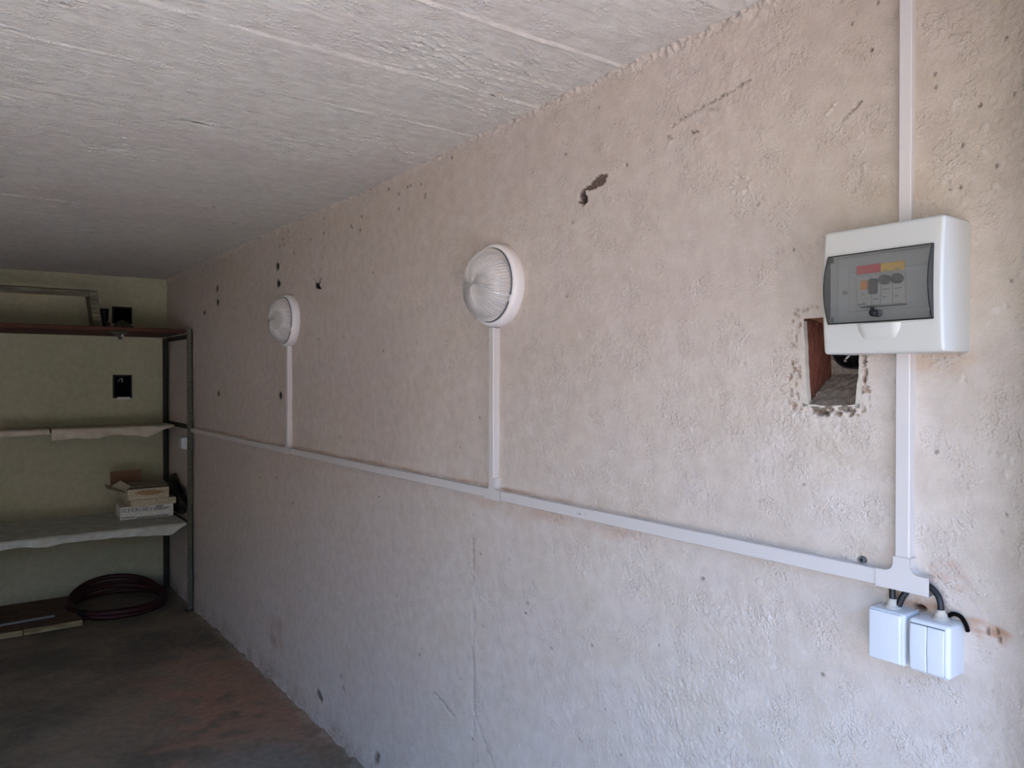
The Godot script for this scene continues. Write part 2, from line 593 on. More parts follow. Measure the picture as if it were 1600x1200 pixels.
func polygon_patch(poly: PackedVector2Array, depth: float, color: Color) -> void:
	var r := Rect2(poly[0], Vector2.ZERO)
	for p in poly: r = r.expand(p)
	var nu := us.size()
	for j in range(near(vs, r.position.y), near(vs, r.end.y) + 1):
		for i in range(near(us, r.position.x), near(us, r.end.x) + 1):
			if Geometry2D.is_point_in_polygon(Vector2(us[i], vs[j]), poly):
				var k := nf.get_noise_2d(us[i] * 90, vs[j] * 90)
				hh[j * nu + i] += depth * (1.0 + 0.5 * k)
				cc[j * nu + i] = color * (1.0 + 0.35 * k)

func stroke(points: Array, width: float, depth: float, color: Color, share: float) -> void:
	for i in points.size() - 1:
		var a: Vector2 = points[i]
		var b: Vector2 = points[i + 1]
		var n := int(ceilf(a.distance_to(b) / (width * 1.2)))
		for k in n:
			var p := a.lerp(b, (k + rng.randf()) / n)
			stamp(p.x + rng.randf_range(-1, 1) * width * 0.5, p.y + rng.randf_range(-1, 1) * width * 0.7, width * rng.randf_range(0.5, 1.1), width * rng.randf_range(0.4, 0.9), depth * rng.randf_range(0.3, 1.2), color, share * rng.randf_range(0.3, 1.0))

const NICHE := Rect2(0.671, 1.352, 0.102, 0.150)

func room() -> void:
	right_wall()
	ceiling_slab()
	back_wall()
	floor_slab()
	var o := one_box("wall_left", Vector3(W - 0.25, -0.25, BACK - 0.3), Vector3(W, 2.35, FRONT + 0.2), M.masonry, self, 0.004)
	struct(o, "plain painted left wall of the garage")
	# front wall with the open doorway that lets the daylight in
	var f := Node3D.new()
	f.name = "wall_front"
	add_child(f)
	struct(f, "front wall of the garage round the open doorway")
	one_box("lintel", Vector3(W, 1.93, FRONT), Vector3(0.3, 2.35, FRONT + 0.2), M.yard, f, 0.006)
	one_box("pier", Vector3(-0.068, -0.2, FRONT - 0.006), Vector3(0.3, 1.97, FRONT + 0.2), M.yard, f, 0.012)
	one_box("pier", Vector3(W, -0.2, FRONT), Vector3(W + 0.12, 1.97, FRONT + 0.2), M.yard, f, 0.012)
	o = one_box("yard", Vector3(-14, -0.25, FRONT + 0.2), Vector3(14, -0.012, 26), M.yard, self, 0.001)
	struct(o, "pale concrete yard outside the doorway")
	# unseen raised door leaf, added as a canopy to keep high sky off the wall
	var dr := Node3D.new()
	dr.name = "door_1"
	dr.position = Vector3((W - 0.05) / 2, 1.95, FRONT + 0.1)
	dr.rotation_degrees.x = -2.0
	add_child(dr)
	struct(dr, "unseen grey garage door, added level above the doorway to shade the wall")
	var hw := (-0.09 - W) / 2 - 0.14
	one_box("leaf", Vector3(-hw, 0.0, -0.05), Vector3(hw, 0.035, 1.0), M.added_leaf, dr, 0.004)
	o = one_box("added_yard_wall", Vector3(-16, -0.25, 8.0), Vector3(16, 3.8, 8.4), M.added_yard_wall, self, 0.01)  # unseen block, added to cut low sky and return warm light
	struct(o, "plain rendered building across the yard, unseen and added to block low sky")

func right_wall() -> void:
	var s := 0.372
	while s < 5.56:
		us.append(s)
		var d := 0.805 * s + 0.71
		s += clampf(2.3 * d * d / 1440.0, 0.0024, 0.011)
	us.append(5.60)
	for x in [NICHE.position.x, NICHE.end.x]: us[near(us, x)] = x
	var y := -0.03
	while y < 2.105:
		vs.append(y)
		y += 0.0044 if y < 0.75 else 0.0029
	for x in [NICHE.position.y, NICHE.end.y]: vs[near(vs, x)] = x
	var nu := us.size()
	hh.resize(nu * vs.size())
	cc.resize(nu * vs.size())
	var paint := lin(0.825, 0.78, 0.74)
	var yellow := lin(0.785, 0.735, 0.66)
	var rosy := lin(0.80, 0.75, 0.715)
	var shade_tint := lin(0.675, 0.625, 0.55)
	var dirt := lin(0.55, 0.48, 0.42)
	for j in vs.size():
		var v := vs[j]
		for i in nu:
			var u := us[i]
			var a := nz.get_noise_2d(u * 0.9, v * 0.9)
			var b := nz.get_noise_2d(u * 5.0 + 40, v * 5.0)
			var c := nf.get_noise_2d(u * 60.0, v * 55.0 + 90)
			var p := smoothstep(-0.15, 0.45, nz.get_noise_2d(u * 2.3 + 7, v * 2.3 + 3))
			var h := 0.0045 * a + 0.0014 * b + c * (0.0003 + 0.0008 * p)
			h += 0.0009 * p * smoothstep(0.25, 0.5, nf.get_noise_2d(u * 110.0 + 9, v * 90.0))
			# lumpy fillet under the ceiling and over the floor
			var k := v - (ceiling_y(u) - 0.028)
			if k > 0: h += 0.010 * k * k / 0.0008 * (0.8 + 0.9 * c + b)
			k = 0.05 - v
			if k > 0: h += 0.22 * k * k * (5.0 + 8.0 * b + 4.0 * c)
			# the plaster turns in to the door pier
			k = clampf((0.49 - u) / 0.09, 0, 1)
			h += 0.036 * k * k
			hh[j * nu + i] = h
			var col := paint.lerp(yellow, clampf(0.2 + b * 0.45 + 0.5 * smoothstep(1.5, 2.0, v) + 0.6 * smoothstep(1.35, 1.7, v) * smoothstep(0.85, 0.5, u), 0, 1)).lerp(rosy, clampf(0.35 - 0.6 * a, 0, 0.8))  # blotchy yellowed paint; the door-side extra stands in for weaker light
			# weaker light high up by the door, painted in as a darker tint
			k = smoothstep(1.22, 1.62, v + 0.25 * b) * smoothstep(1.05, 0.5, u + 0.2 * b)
			if k > 0: col = col.lerp(shade_tint, 0.35 * k)
			k = smoothstep(0.60, 0.46, u + 0.03 * b) * smoothstep(0.95, 1.2, v)  # same painted shade in a strip beside the door pier
			if k > 0: col = col.lerp(shade_tint, 0.25 * k)
			if v < 0.12: col = col.lerp(dirt, clampf((0.12 - v) * 5.0 * (0.5 + b + c), 0, 0.7))
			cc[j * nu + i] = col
	marks_on_wall()
	# ragged plaster round the broken-out hole
	for j in range(near(vs, NICHE.position.y) - 1, near(vs, NICHE.end.y) + 2):
		for i in [near(us, NICHE.position.x), near(us, NICHE.end.x)]:
			hh[j * nu + i] -= 0.001
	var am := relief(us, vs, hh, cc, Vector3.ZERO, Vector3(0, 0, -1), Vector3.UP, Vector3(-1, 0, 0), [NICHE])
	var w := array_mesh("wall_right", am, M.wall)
	struct(w, "rough plastered cream wall with lamps and cable trunking")
	var st := begin()
	box(st, Vector3(0.14, -0.25, BACK - 0.3), Vector3(0.30, 2.35, FRONT), 0.001)
	mesh("masonry", done(st), M.masonry, w)
	niche(w)

func marks_on_wall() -> void:
	var bare := lin(0.43, 0.365, 0.33)
	var dark := lin(0.17, 0.14, 0.12)
	var grey := lin(0.52, 0.48, 0.44)
	var rust := lin(0.70, 0.53, 0.40)
	var white := lin(0.86, 0.84, 0.81)
	# random flakes, lumps and pits
	for k in 900:
		var s := 0.42 + 4.6 * pow(rng.randf(), 1.7)
		var y := rng.randf_range(0.05, 2.04)
		if nz.get_noise_2d(s * 1.6 + 30, y * 1.6) < -0.1: continue
		var r := rng.randf_range(0.0020, 0.0048) * (1.0 + 0.25 * s)
		stamp(s, y, r, r * rng.randf_range(0.5, 2.0), rng.randf_range(0.0006, 0.0018), white, 0.2, rng.randf_range(-1, 1), 0.5)
		if rng.randf() < 0.3: stamp(s - r * 1.2, y - r * 0.4, r * 0.6, r * 0.9, -0.0010, grey, 0.3)
	for k in 90:
		var s := 0.42 + 4.4 * pow(rng.randf(), 1.6)
		var y := rng.randf_range(0.1, 2.04)
		var r := rng.randf_range(0.0013, 0.0026) * (1.0 + 0.3 * s)
		stamp(s, y, r, r * 1.2, -0.0015, grey.lerp(dark, rng.randf() * 0.6), 0.75, rng.randf_range(-0.6, 0.6), 0.4)
	# plaster broken away in a comma
	polygon_patch(PackedVector2Array([Vector2(1.269, 1.860), Vector2(1.272, 1.846), Vector2(1.279, 1.838), Vector2(1.302, 1.835), Vector2(1.328, 1.833), Vector2(1.337, 1.837), Vector2(1.345, 1.834), Vector2(1.339, 1.824), Vector2(1.340, 1.808), Vector2(1.369, 1.812), Vector2(1.362, 1.821), Vector2(1.363, 1.829), Vector2(1.359, 1.839), Vector2(1.337, 1.845), Vector2(1.326, 1.845), Vector2(1.310, 1.857), Vector2(1.295, 1.862)]), -0.004, bare)
	stamp(1.350, 1.815, 0.011, 0.010, -0.014, dark, 0.9, 0.2, 0.3)
	stamp(1.355, 1.832, 0.006, 0.006, -0.005, dark, 0.5)
	# crack and scratches near the ceiling
	stroke([Vector2(1.080, 1.915), Vector2(1.033, 1.928), Vector2(0.985, 1.935), Vector2(0.931, 1.943), Vector2(0.885, 1.951)], 0.0032, -0.003, grey, 0.9)
	stroke([Vector2(0.985, 1.925), Vector2(0.955, 1.918)], 0.003, -0.002, grey, 0.6)
	stroke([Vector2(1.028, 1.894), Vector2(1.005, 1.884)], 0.0034, -0.004, lin(0.36, 0.33, 0.31), 1.0)
	stroke([Vector2(1.090, 1.900), Vector2(1.076, 1.890)], 0.003, -0.003, grey, 0.8)
	stroke([Vector2(0.705, 1.826), Vector2(0.690, 1.838), Vector2(0.671, 1.850)], 0.003, -0.0035, grey, 0.9)
	stroke([Vector2(0.735, 1.842), Vector2(0.716, 1.858)], 0.003, 0.003, white, 0.4)
	for p in [Vector2(1.085, 1.840), Vector2(1.205, 1.866), Vector2(0.688, 1.981), Vector2(0.645, 2.0), Vector2(0.654, 1.927), Vector2(0.556, 1.858), Vector2(0.493, 1.792), Vector2(0.457, 1.875), Vector2(0.446, 1.793), Vector2(0.519, 1.679), Vector2(0.868, 1.717), Vector2(0.794, 1.625), Vector2(1.315, 0.781), Vector2(1.571, 0.792), Vector2(1.022, 0.829), Vector2(0.516, 1.74), Vector2(0.47, 1.70)]:
		stamp(p.x, p.y, 0.0019, 0.0028, -0.003, dark.lerp(grey, 0.2 + rng.randf() * 0.6), 0.9, 0.5)
	# a round flake of loose paint
	for k in 14:
		var a := TAU * k / 14
		stamp(0.905 + 0.020 * cos(a), 1.760 + 0.015 * sin(a), 0.003, 0.003, 0.0022 if k % 3 else -0.002, white, 0.3)
	# old fixing holes round the far lamp; inner shade painted in near-black
	for p in [Vector3(3.403, 1.900, 0.016), Vector3(3.395, 1.822, 0.017), Vector3(4.353, 1.891, 0.016), Vector3(4.341, 1.813, 0.016), Vector3(4.613, 1.776, 0.012), Vector3(4.322, 1.313, 0.014), Vector3(3.375, 1.320, 0.015)]:
		stamp(p.x, p.y, p.z * 1.3, p.z * 1.05, -0.007, lin(0.06, 0.05, 0.04), 1.0, 0.0, 0.3)
	polygon_patch(PackedVector2Array([Vector2(2.975, 1.800), Vector2(2.945, 1.775), Vector2(2.900, 1.800), Vector2(2.925, 1.768), Vector2(2.905, 1.752), Vector2(2.96, 1.758)]), -0.008, lin(0.08, 0.07, 0.06))
	stroke([Vector2(2.93, 1.80), Vector2(2.86, 1.92)], 0.007, -0.001, grey, 0.35)
	for k in 26:
		var s := rng.randf_range(1.9, 3.4)
		stamp(s, ceiling_y(s) - rng.randf_range(0.015, 0.14), 0.005, 0.005, -0.003, dark, 0.6)
	# drilling dust and rust along the trunking
	for k in 90:
		var s := rng.randf_range(1.1, 4.8)
		stamp(s, 1.101 + rng.randf_range(0, 0.006), rng.randf_range(0.02, 0.06), rng.randf_range(0.002, 0.004), 0.0, rust, 0.3 * smoothstep(1.0, 1.8, s), 0, 0.6)
	for k in 40:
		var s := rng.randf_range(1.15, 1.85)
		stamp(s, 1.068 - 0.05 * rng.randf() * rng.randf(), rng.randf_range(0.01, 0.04), rng.randf_range(0.006, 0.02), 0.0, lin(0.78, 0.67, 0.60), 0.22, 0, 0.8)
	for k in 26:
		stamp(rng.randf_range(0.535, 0.62), rng.randf_range(1.035, 1.062), rng.randf_range(0.004, 0.012), rng.randf_range(0.003, 0.008), 0.0, rust, 0.4, 0, 0.8)
	for k in 16:
		stamp(rng.randf_range(0.50, 0.56), rng.randf_range(1.085, 1.125), rng.randf_range(0.004, 0.009), rng.randf_range(0.003, 0.007), 0.0005, lin(0.74, 0.62, 0.54), 0.3, 0, 0.8)
	for k in 22:
		stamp(rng.randf_range(0.448, 0.505), rng.randf_range(1.025, 1.048), rng.randf_range(0.004, 0.014), rng.randf_range(0.002, 0.006), 0.0, rust, 0.35, 0, 0.8)
	for p in [Vector2(0.465, 1.04), Vector2(0.462, 1.03), Vector2(0.478, 1.036)]: stamp(p.x, p.y, 0.0025, 0.005, -0.002, dark, 0.6)
	for k in 18:
		stamp(rng.randf_range(0.50, 0.585), rng.randf_range(1.40, 1.436), 0.012, 0.008, 0.0, lin(0.75, 0.63, 0.52), 0.16, 0, 0.9)
	stamp(0.575, 1.047, 0.010, 0.004, -0.012, lin(0.28, 0.16, 0.11), 1.0, 0.0, 0.4)
	stamp(0.666, 1.103, 0.006, 0.005, -0.006, lin(0.3, 0.29, 0.28), 1.0)
	# low down: seam, chips and a rusty blot
	for k in 70:
		stamp(1.811 + rng.randf_range(-0.003, 0.003), rng.randf_range(0.28, 0.96), 0.004, 0.012, -0.0012, grey, 0.15)
	stroke([Vector2(2.03, 0.437), Vector2(1.90, 0.40)], 0.006, -0.003, grey, 0.6)
	stroke([Vector2(1.81, 0.455), Vector2(1.76, 0.39), Vector2(1.66, 0.30)], 0.006, -0.002, grey, 0.4)
	stamp(2.925, 0.125, 0.030, 0.020, -0.006, bare, 0.9, 0.4)
	stamp(2.42, 0.075, 0.014, 0.03, -0.006, bare, 0.9, 0.5)
	for k in 12: stamp(3.45 + rng.randf_range(-0.09, 0.09), 0.24 + rng.randf_range(-0.06, 0.06), 0.035, 0.025, 0.0, lin(0.66, 0.54, 0.46), 0.25, 0, 0.9)
	stroke([Vector2(2.72, 0.28), Vector2(2.69, 0.22)], 0.012, -0.001, grey, 0.5)
	# crumbled rim of the hole
	var paint_grey := lin(0.74, 0.70, 0.65)
	for k in 70:
		var left := rng.randf() < 0.7
		var s := rng.randf_range(0.776, 0.800) if left else rng.randf_range(0.655, 0.668)
		stamp(s, rng.randf_range(1.345, 1.52 if left else 1.44), rng.randf_range(0.0015, 0.0035), rng.randf_range(0.002, 0.006), rng.randf_range(-0.0035, 0.001), lin(0.56, 0.46, 0.39) if rng.randf() < 0.6 else paint_grey, 0.75)
	for k in 40: stamp(rng.randf_range(0.675, 0.755), rng.randf_range(1.337, 1.351), rng.randf_range(0.002, 0.005), rng.randf_range(0.0015, 0.004), -0.004, lin(0.50, 0.43, 0.37), 0.8)
	stroke([Vector2(0.775, 1.515), Vector2(0.758, 1.524), Vector2(0.745, 1.520)], 0.003, -0.003, grey, 0.8)
	stroke([Vector2(0.664, 1.44), Vector2(0.661, 1.41), Vector2(0.668, 1.375)], 0.0028, -0.004, lin(0.45, 0.33, 0.26), 0.9)

func rough_face(st: SurfaceTool, a: Vector3, b: Vector3, c: Vector3, d: Vector3, amp: float, n := 14) -> void:
	var g := []
	var nrm := (b - a).cross(d - a).normalized()
	for j in n + 1:
		var row := []
		for i in n + 1:
			var p := a.lerp(b, float(i) / n).lerp(d.lerp(c, float(i) / n), float(j) / n)
			row.append(p + nrm * amp * nf.get_noise_3d(p.x * 70, p.y * 70, p.z * 70))
		g.append(row)
	st.set_smooth_group(0)
	for j in n:
		for i in n:
			quad(st, g[j][i], g[j][i + 1], g[j + 1][i + 1], g[j + 1][i])

func niche(w: Node3D) -> void:
	var s0 := NICHE.position.x
	var s1 := NICHE.end.x
	var y0 := NICHE.position.y
	var y1 := NICHE.end.y
	var d := 0.092
	var st := begin()   # far side: a broken hollow brick
	rough_face(st, Vector3(0.001, y0 - 0.003, -s1 + 0.006), Vector3(d, y0 + 0.05, -s1 - 0.004), Vector3(d, y1 + 0.004, -s1 - 0.004), Vector3(0.001, y1 + 0.004, -s1 - 0.002), 0.003)
	mesh("brick", done(st), M.brick, w)
	st = begin()
	rough_face(st, Vector3(d, y0, -s0), Vector3(0, y0 - 0.003, -s0), Vector3(0, y1, -s0), Vector3(d, y1, -s0), 0.003)
	mesh("brick", done(st), M.brick, w)
	st = begin()
	rough_face(st, Vector3(0, y1 + 0.004, -s1), Vector3(d, y1 - 0.012, -s1), Vector3(d, y1 - 0.012, -s0), Vector3(0, y1 + 0.004, -s0), 0.002)
	mesh("brick", done(st), M.brick_light, w)
	st = begin()
	rough_face(st, Vector3(d, y0, -s1 - 0.01), Vector3(d, y0, -s0 + 0.01), Vector3(d, y1, -s0 + 0.01), Vector3(d, y1, -s1 - 0.01), 0.003)
	mesh("niche_back", done(st), M.mortar, w)
	st = begin()   # sloping mortar bed
	rough_face(st, Vector3(-0.001, y0 - 0.002, -s1), Vector3(-0.001, y0 - 0.002, -s0), Vector3(d, y0 + 0.055, -s0), Vector3(d, y0 + 0.055, -s1), 0.004, 20)
	mesh("mortar_bed", done(st), M.mortar, w)
	st = begin()   # crumbs of mortar along the sill
	for k in 26:
		var p := Vector3(rng.randf_range(-0.003, 0.004), y0 + rng.randf_range(-0.004, 0.001), -rng.randf_range(s0 + 0.004, s1 - 0.008))
		var r := rng.randf_range(0.0018, 0.0042)
		box(st, p - Vector3(r * 0.5, r, r * 1.6), p + Vector3(r * 0.5, r * 0.6, r * 1.6), r * 0.4, Transform3D())
	for k in 12:
		var p := Vector3(rng.randf_range(0, 0.05), y0, -s1 + 0.010)
		p.y += p.x * 0.6 + 0.002
		var r := rng.randf_range(0.001, 0.0025)
		box(st, p - Vector3.ONE * r, p + Vector3.ONE * r, r * 0.4)
	mesh("mortar_crumbs", done(st), M.mortar, w).set_meta("kind", "stuff")
	# ragged plaster left standing over the corners of the hole: outlines in (-s, y)
	var turn := Transform3D(Basis(Vector3.UP, -PI / 2), Vector3.ZERO)
	for side in 3:
		var poly := PackedVector2Array()
		var n := 16
		for k in n + 1:
			var f := float(k) / n
			var j := 0.0014 * nf.get_noise_2d(f * 9.0, side * 7.0)
			if side == 0: poly.append(Vector2(-s1 + 0.0004 + 0.0090 * (1.0 - f) * (1.0 - 0.4 * f) + j, lerpf(y0 - 0.001, y1 - 0.004, f)))
			elif side == 1: poly.append(Vector2(-s0 - 0.0004 - 0.008 * (1.0 - f) * (1.0 - f) + j, lerpf(y0 - 0.001, y1 - 0.05, f)))
			else: poly.append(Vector2(lerpf(-s1 - 0.001, -s0 + 0.001, f), y0 + 0.0045 * pow(absf(2.0 * f - 0.9), 2.0) + 0.0005 + j))
		if side == 0: poly.append_array([Vector2(-s1 - 0.003, y1 - 0.004), Vector2(-s1 - 0.003, y0 - 0.003)])
		elif side == 1: poly.append_array([Vector2(-s0 + 0.003, y1 - 0.05), Vector2(-s0 + 0.003, y0 - 0.003)])
		else: poly.append_array([Vector2(-s0 + 0.001, y0 - 0.003), Vector2(-s1 - 0.001, y0 - 0.003)])
		st = begin()
		plate(st, poly, -0.009, 0.0018, turn)
		mesh("plaster_edge", done(st), M.plaster, w)

func ceiling_slab() -> void:
	var u := PackedFloat32Array()   # x
	var v := PackedFloat32Array()   # s
	var x := W - 0.02
	while x < 0.03:
		u.append(x)
		x += 0.014 if x > -2.2 else 0.04
	var s := 0.37
	while s < 5.60:
		v.append(s)
		s += 0.0048 if s < 2.6 else 0.009
	var nu := u.size()
	var h := PackedFloat32Array()
	h.resize(nu * v.size())
	var col := PackedColorArray()
	col.resize(nu * v.size())
	var base := lin(0.885, 0.865, 0.82)
	var worn := lin(0.85, 0.83, 0.79)
	var rosy := lin(0.86, 0.82, 0.785)
	var seams := [0.62, 0.92, 1.213, 1.51, 1.79, 2.10, 2.40, 2.71, 3.02, 3.31, 3.62, 3.92, 4.23, 4.54, 4.83, 5.13, 5.4]
	for j in v.size():
		var sv := v[j]
		var board := 0
		var nearest := 9.0
		for k in seams.size():
			if sv > seams[k]: board = k + 1
			if absf(sv - seams[k]) < absf(nearest): nearest = sv - seams[k]
		var step := 0.0022 * sin(board * 5.3)
		for i in nu:
			var xx := u[i]
			var wig := nearest + 0.014 * nz.get_noise_2d(xx * 1.5, board * 3.0 + 50)
			var live := smoothstep(-0.22, 0.22, nz.get_noise_2d(xx * 5.0 + 9, board * 7.7 + (3.0 if nearest < 0 else 0.0)))
			var a := nz.get_noise_2d(xx * 1.1 + 60, sv * 1.1)
			var streak := nz.get_noise_2d(xx * 5.0, sv * 26.0 + 12)
			var p := smoothstep(0.0, 0.45, nz.get_noise_2d(xx * 1.6 + 21, sv * 2.1))
			var f := nf.get_noise_2d(xx * 30.0, sv * 75.0)
			var hv := step + 0.004 * a + 0.0010 * streak + 0.0004 * f
			hv += live * (0.0024 + 0.0008 * sin(board * 2.9 + 1.0) + 0.0012 * streak) * exp(-pow(wig / 0.0042, 2.0))
			hv += (0.25 + p) * 0.0022 * smoothstep(0.2, 0.55, f)
			h[j * nu + i] = hv
			col[j * nu + i] = base.lerp(worn, clampf(0.3 + streak * 0.9, 0, 1)).lerp(rosy, clampf(a * 1.4, 0, 0.7))
			if absf(sv - 2.112) < 0.008 and xx > -0.705 and xx < -0.64 and f > -0.3:
				h[j * nu + i] -= 0.004
				col[j * nu + i] = lin(0.22, 0.19, 0.17)
			if f < -0.72 and p > 0.3:
				h[j * nu + i] -= 0.004
				col[j * nu + i] = lin(0.3, 0.27, 0.24)
	# surface hangs from ceiling_y along the depth
	for j in v.size():
		for i in nu:
			h[j * nu + i] -= ceiling_y(v[j])
	var am := relief(u, v, h, col, Vector3.ZERO, Vector3(1, 0, 0), Vector3(0, 0, -1), Vector3(0, -1, 0), [])
	var c := array_mesh("ceiling", am, M.ceiling)
	struct(c, "painted concrete ceiling with ridges from its casting boards")
	var st := begin()
	box(st, Vector3(W - 0.25, 2.105, BACK - 0.3), Vector3(0.3, 2.35, FRONT), 0.001)
	mesh("roof_slab", done(st), M.masonry, c)

func back_wall() -> void:
	var u := PackedFloat32Array()
	var v := PackedFloat32Array()
	var x := W - 0.02
	while x < 0.03:
		u.append(x)
		x += 0.012 if x > -1.5 else 0.05
	var y := -0.03
	while y < 2.1:
		v.append(y)
		y += 0.011
	var holes := [Rect2(-0.322, 1.272, 0.102, 0.140), Rect2(-0.324, 1.757, 0.106, 0.098)]
	for r in holes:
		for k in [r.position.x, r.end.x]: u[near(u, k)] = k
		for k in [r.position.y, r.end.y]: v[near(v, k)] = k
	var nu := u.size()
	var h := PackedFloat32Array()
	h.resize(nu * v.size())
	var col := PackedColorArray()
	col.resize(nu * v.size())
	for j in v.size():
		for i in nu:
			var a := nz.get_noise_2d(u[i] * 1.3 + 80, v[j] * 1.3)
			var b := nz.get_noise_2d(u[i] * 8.0 + 80, v[j] * 8.0)
			h[j * nu + i] = 0.004 * a + 0.002 * b
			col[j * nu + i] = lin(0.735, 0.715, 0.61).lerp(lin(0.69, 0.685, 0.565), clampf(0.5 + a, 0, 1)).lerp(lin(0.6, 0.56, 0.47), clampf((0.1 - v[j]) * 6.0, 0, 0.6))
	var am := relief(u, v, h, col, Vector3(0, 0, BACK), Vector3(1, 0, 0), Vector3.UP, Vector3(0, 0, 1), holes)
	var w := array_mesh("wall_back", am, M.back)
	struct(w, "greenish cream back wall behind the shelves")
	one_box("masonry", Vector3(W - 0.25, -0.25, BACK - 0.3), Vector3(0.3, 2.35, BACK - 0.09), M.masonry, w)
	var n := 0
	for r in holes:   # black back boxes let into the wall
		var lab: String = ["black recessed wall box with pale sill below the brown top shelf", "black recessed wall box with rounded corners above the brown top shelf"][n]
		var t := thing("wall_box", lab, "wall box", Vector3(r.get_center().x, r.position.y, BACK))
		var st := begin()
		var hw: float = r.size.x / 2
		var H: float = r.size.y
		var e := 0.006
		box(st, Vector3(-hw - e, -e, 0.0), Vector3(-hw + e, H + e, 0.008), 0.002)
		box(st, Vector3(hw - e, -e, 0.0), Vector3(hw + e, H + e, 0.008), 0.002)
		box(st, Vector3(-hw, -e, 0.0), Vector3(hw, e, 0.008), 0.002)
		box(st, Vector3(-hw, H - e, 0.0), Vector3(hw, H + e, 0.008), 0.002)
		mesh("rim", done(st), M.black, t)
		st = begin()
		quad(st, Vector3(-hw, 0, -0.07), Vector3(hw, 0, -0.07), Vector3(hw, H, -0.07), Vector3(-hw, H, -0.07))
		quad(st, Vector3(-hw, 0, 0.004), Vector3(-hw, 0, -0.07), Vector3(-hw, H, -0.07), Vector3(-hw, H, 0.004))
		quad(st, Vector3(hw, 0, -0.07), Vector3(hw, 0, 0.004), Vector3(hw, H, 0.004), Vector3(hw, H, -0.07))
		quad(st, Vector3(-hw, 0, 0.004), Vector3(hw, 0, 0.004), Vector3(hw, 0, -0.07), Vector3(-hw, 0, -0.07))
		quad(st, Vector3(-hw, H, -0.07), Vector3(hw, H, -0.07), Vector3(hw, H, 0.004), Vector3(-hw, H, 0.004))
		mesh("liner", done(st), M.gap_black, t)
		if n == 0:
			one_box("sill", Vector3(-hw * 0.6, -0.014, 0.0), Vector3(hw * 0.85, 0.001, 0.016), M.card_white, t, 0.002)
			st = begin()
			tube(st, curve_points([Vector3(-0.015, 0.10, -0.06), Vector3(-0.012, 0.115, -0.02), Vector3(-0.004, 0.121, 0.0), Vector3(0.004, 0.118, -0.015), Vector3(0.006, 0.10, -0.05)]), 0.004)
			mesh("wire_end", done(st), M.grey_plastic, t)
		n += 1

func floor_slab() -> void:
	var u := PackedFloat32Array()
	var v := PackedFloat32Array()
	var x := W - 0.02
	while x < 0.04:
		u.append(x)
		x += 0.05 if x < -2.4 else (0.016 if x < -0.16 else 0.007)
	var s := 0.17
	while s < 5.60:
		v.append(s)
		s += 0.013
	var nu := u.size()
	var h := PackedFloat32Array()
	h.resize(nu * v.size())
	var col := PackedColorArray()
	col.resize(nu * v.size())
	var base := lin(0.54, 0.48, 0.40)
	var dark := lin(0.415, 0.385, 0.325)
	var red := lin(0.66, 0.50, 0.40)
	var wet := lin(0.51, 0.495, 0.455)
	for j in v.size():
		for i in nu:
			var p := Vector2(u[i], v[j])
			var a := nz.get_noise_2d(p.x * 1.6 + 12, p.y * 1.6)
			var b := nz.get_noise_2d(p.x * 7.0, p.y * 7.0 + 33)
			var f := nf.get_noise_2d(p.x * 40.0, p.y * 40.0)
			var c := base.lerp(dark, clampf(0.5 + a * 1.3 + b * 0.4, 0, 1))
			var k := exp(-pow((p.x + 0.16 + 0.25 * b) / 0.28, 2.0)) * smoothstep(2.55, 2.95, p.y + 0.3 * a) * (1.0 - smoothstep(3.7, 4.4, p.y + 0.5 * b))
			c = c.lerp(red, clampf(k * (0.9 + b), 0, 0.9))
			k = exp(-pow((p.x + 0.30) / 0.22, 2.0) - pow((p.y - 2.72) / 0.25, 2.0))
			c = c.lerp(wet, clampf(k * (1.2 + 1.5 * b), 0, 0.9))
			c = c.lerp(lin(0.54, 0.45, 0.39), clampf(b * 0.9 - 0.15, 0, 0.5))
			var hv := 0.004 * a + 0.0010 * b + 0.0002 * f
			var e := clampf((p.x + 0.045 + 0.02 * b) / 0.045, 0, 1)   # rough fillet along the wall
			hv += 0.012 * e * e * (1.0 + b) + e * 0.003 * f
			c = c.lerp(lin(0.60, 0.55, 0.49), e * clampf(0.4 + f, 0, 0.8))
			h[j * nu + i] = hv - 0.004
			col[j * nu + i] = c
	var am := relief(u, v, h, col, Vector3.ZERO, Vector3(1, 0, 0), Vector3(0, 0, -1), Vector3.UP, [])
	var o := array_mesh("floor", am, M.floor)
	struct(o, "stained dark concrete floor with a reddish patch by the wall")
	var st := begin()
	box(st, Vector3(W - 0.25, -0.3, BACK - 0.3), Vector3(0.3, -0.03, FRONT + 0.2), 0.001)
	mesh("slab", done(st), M.masonry, o)

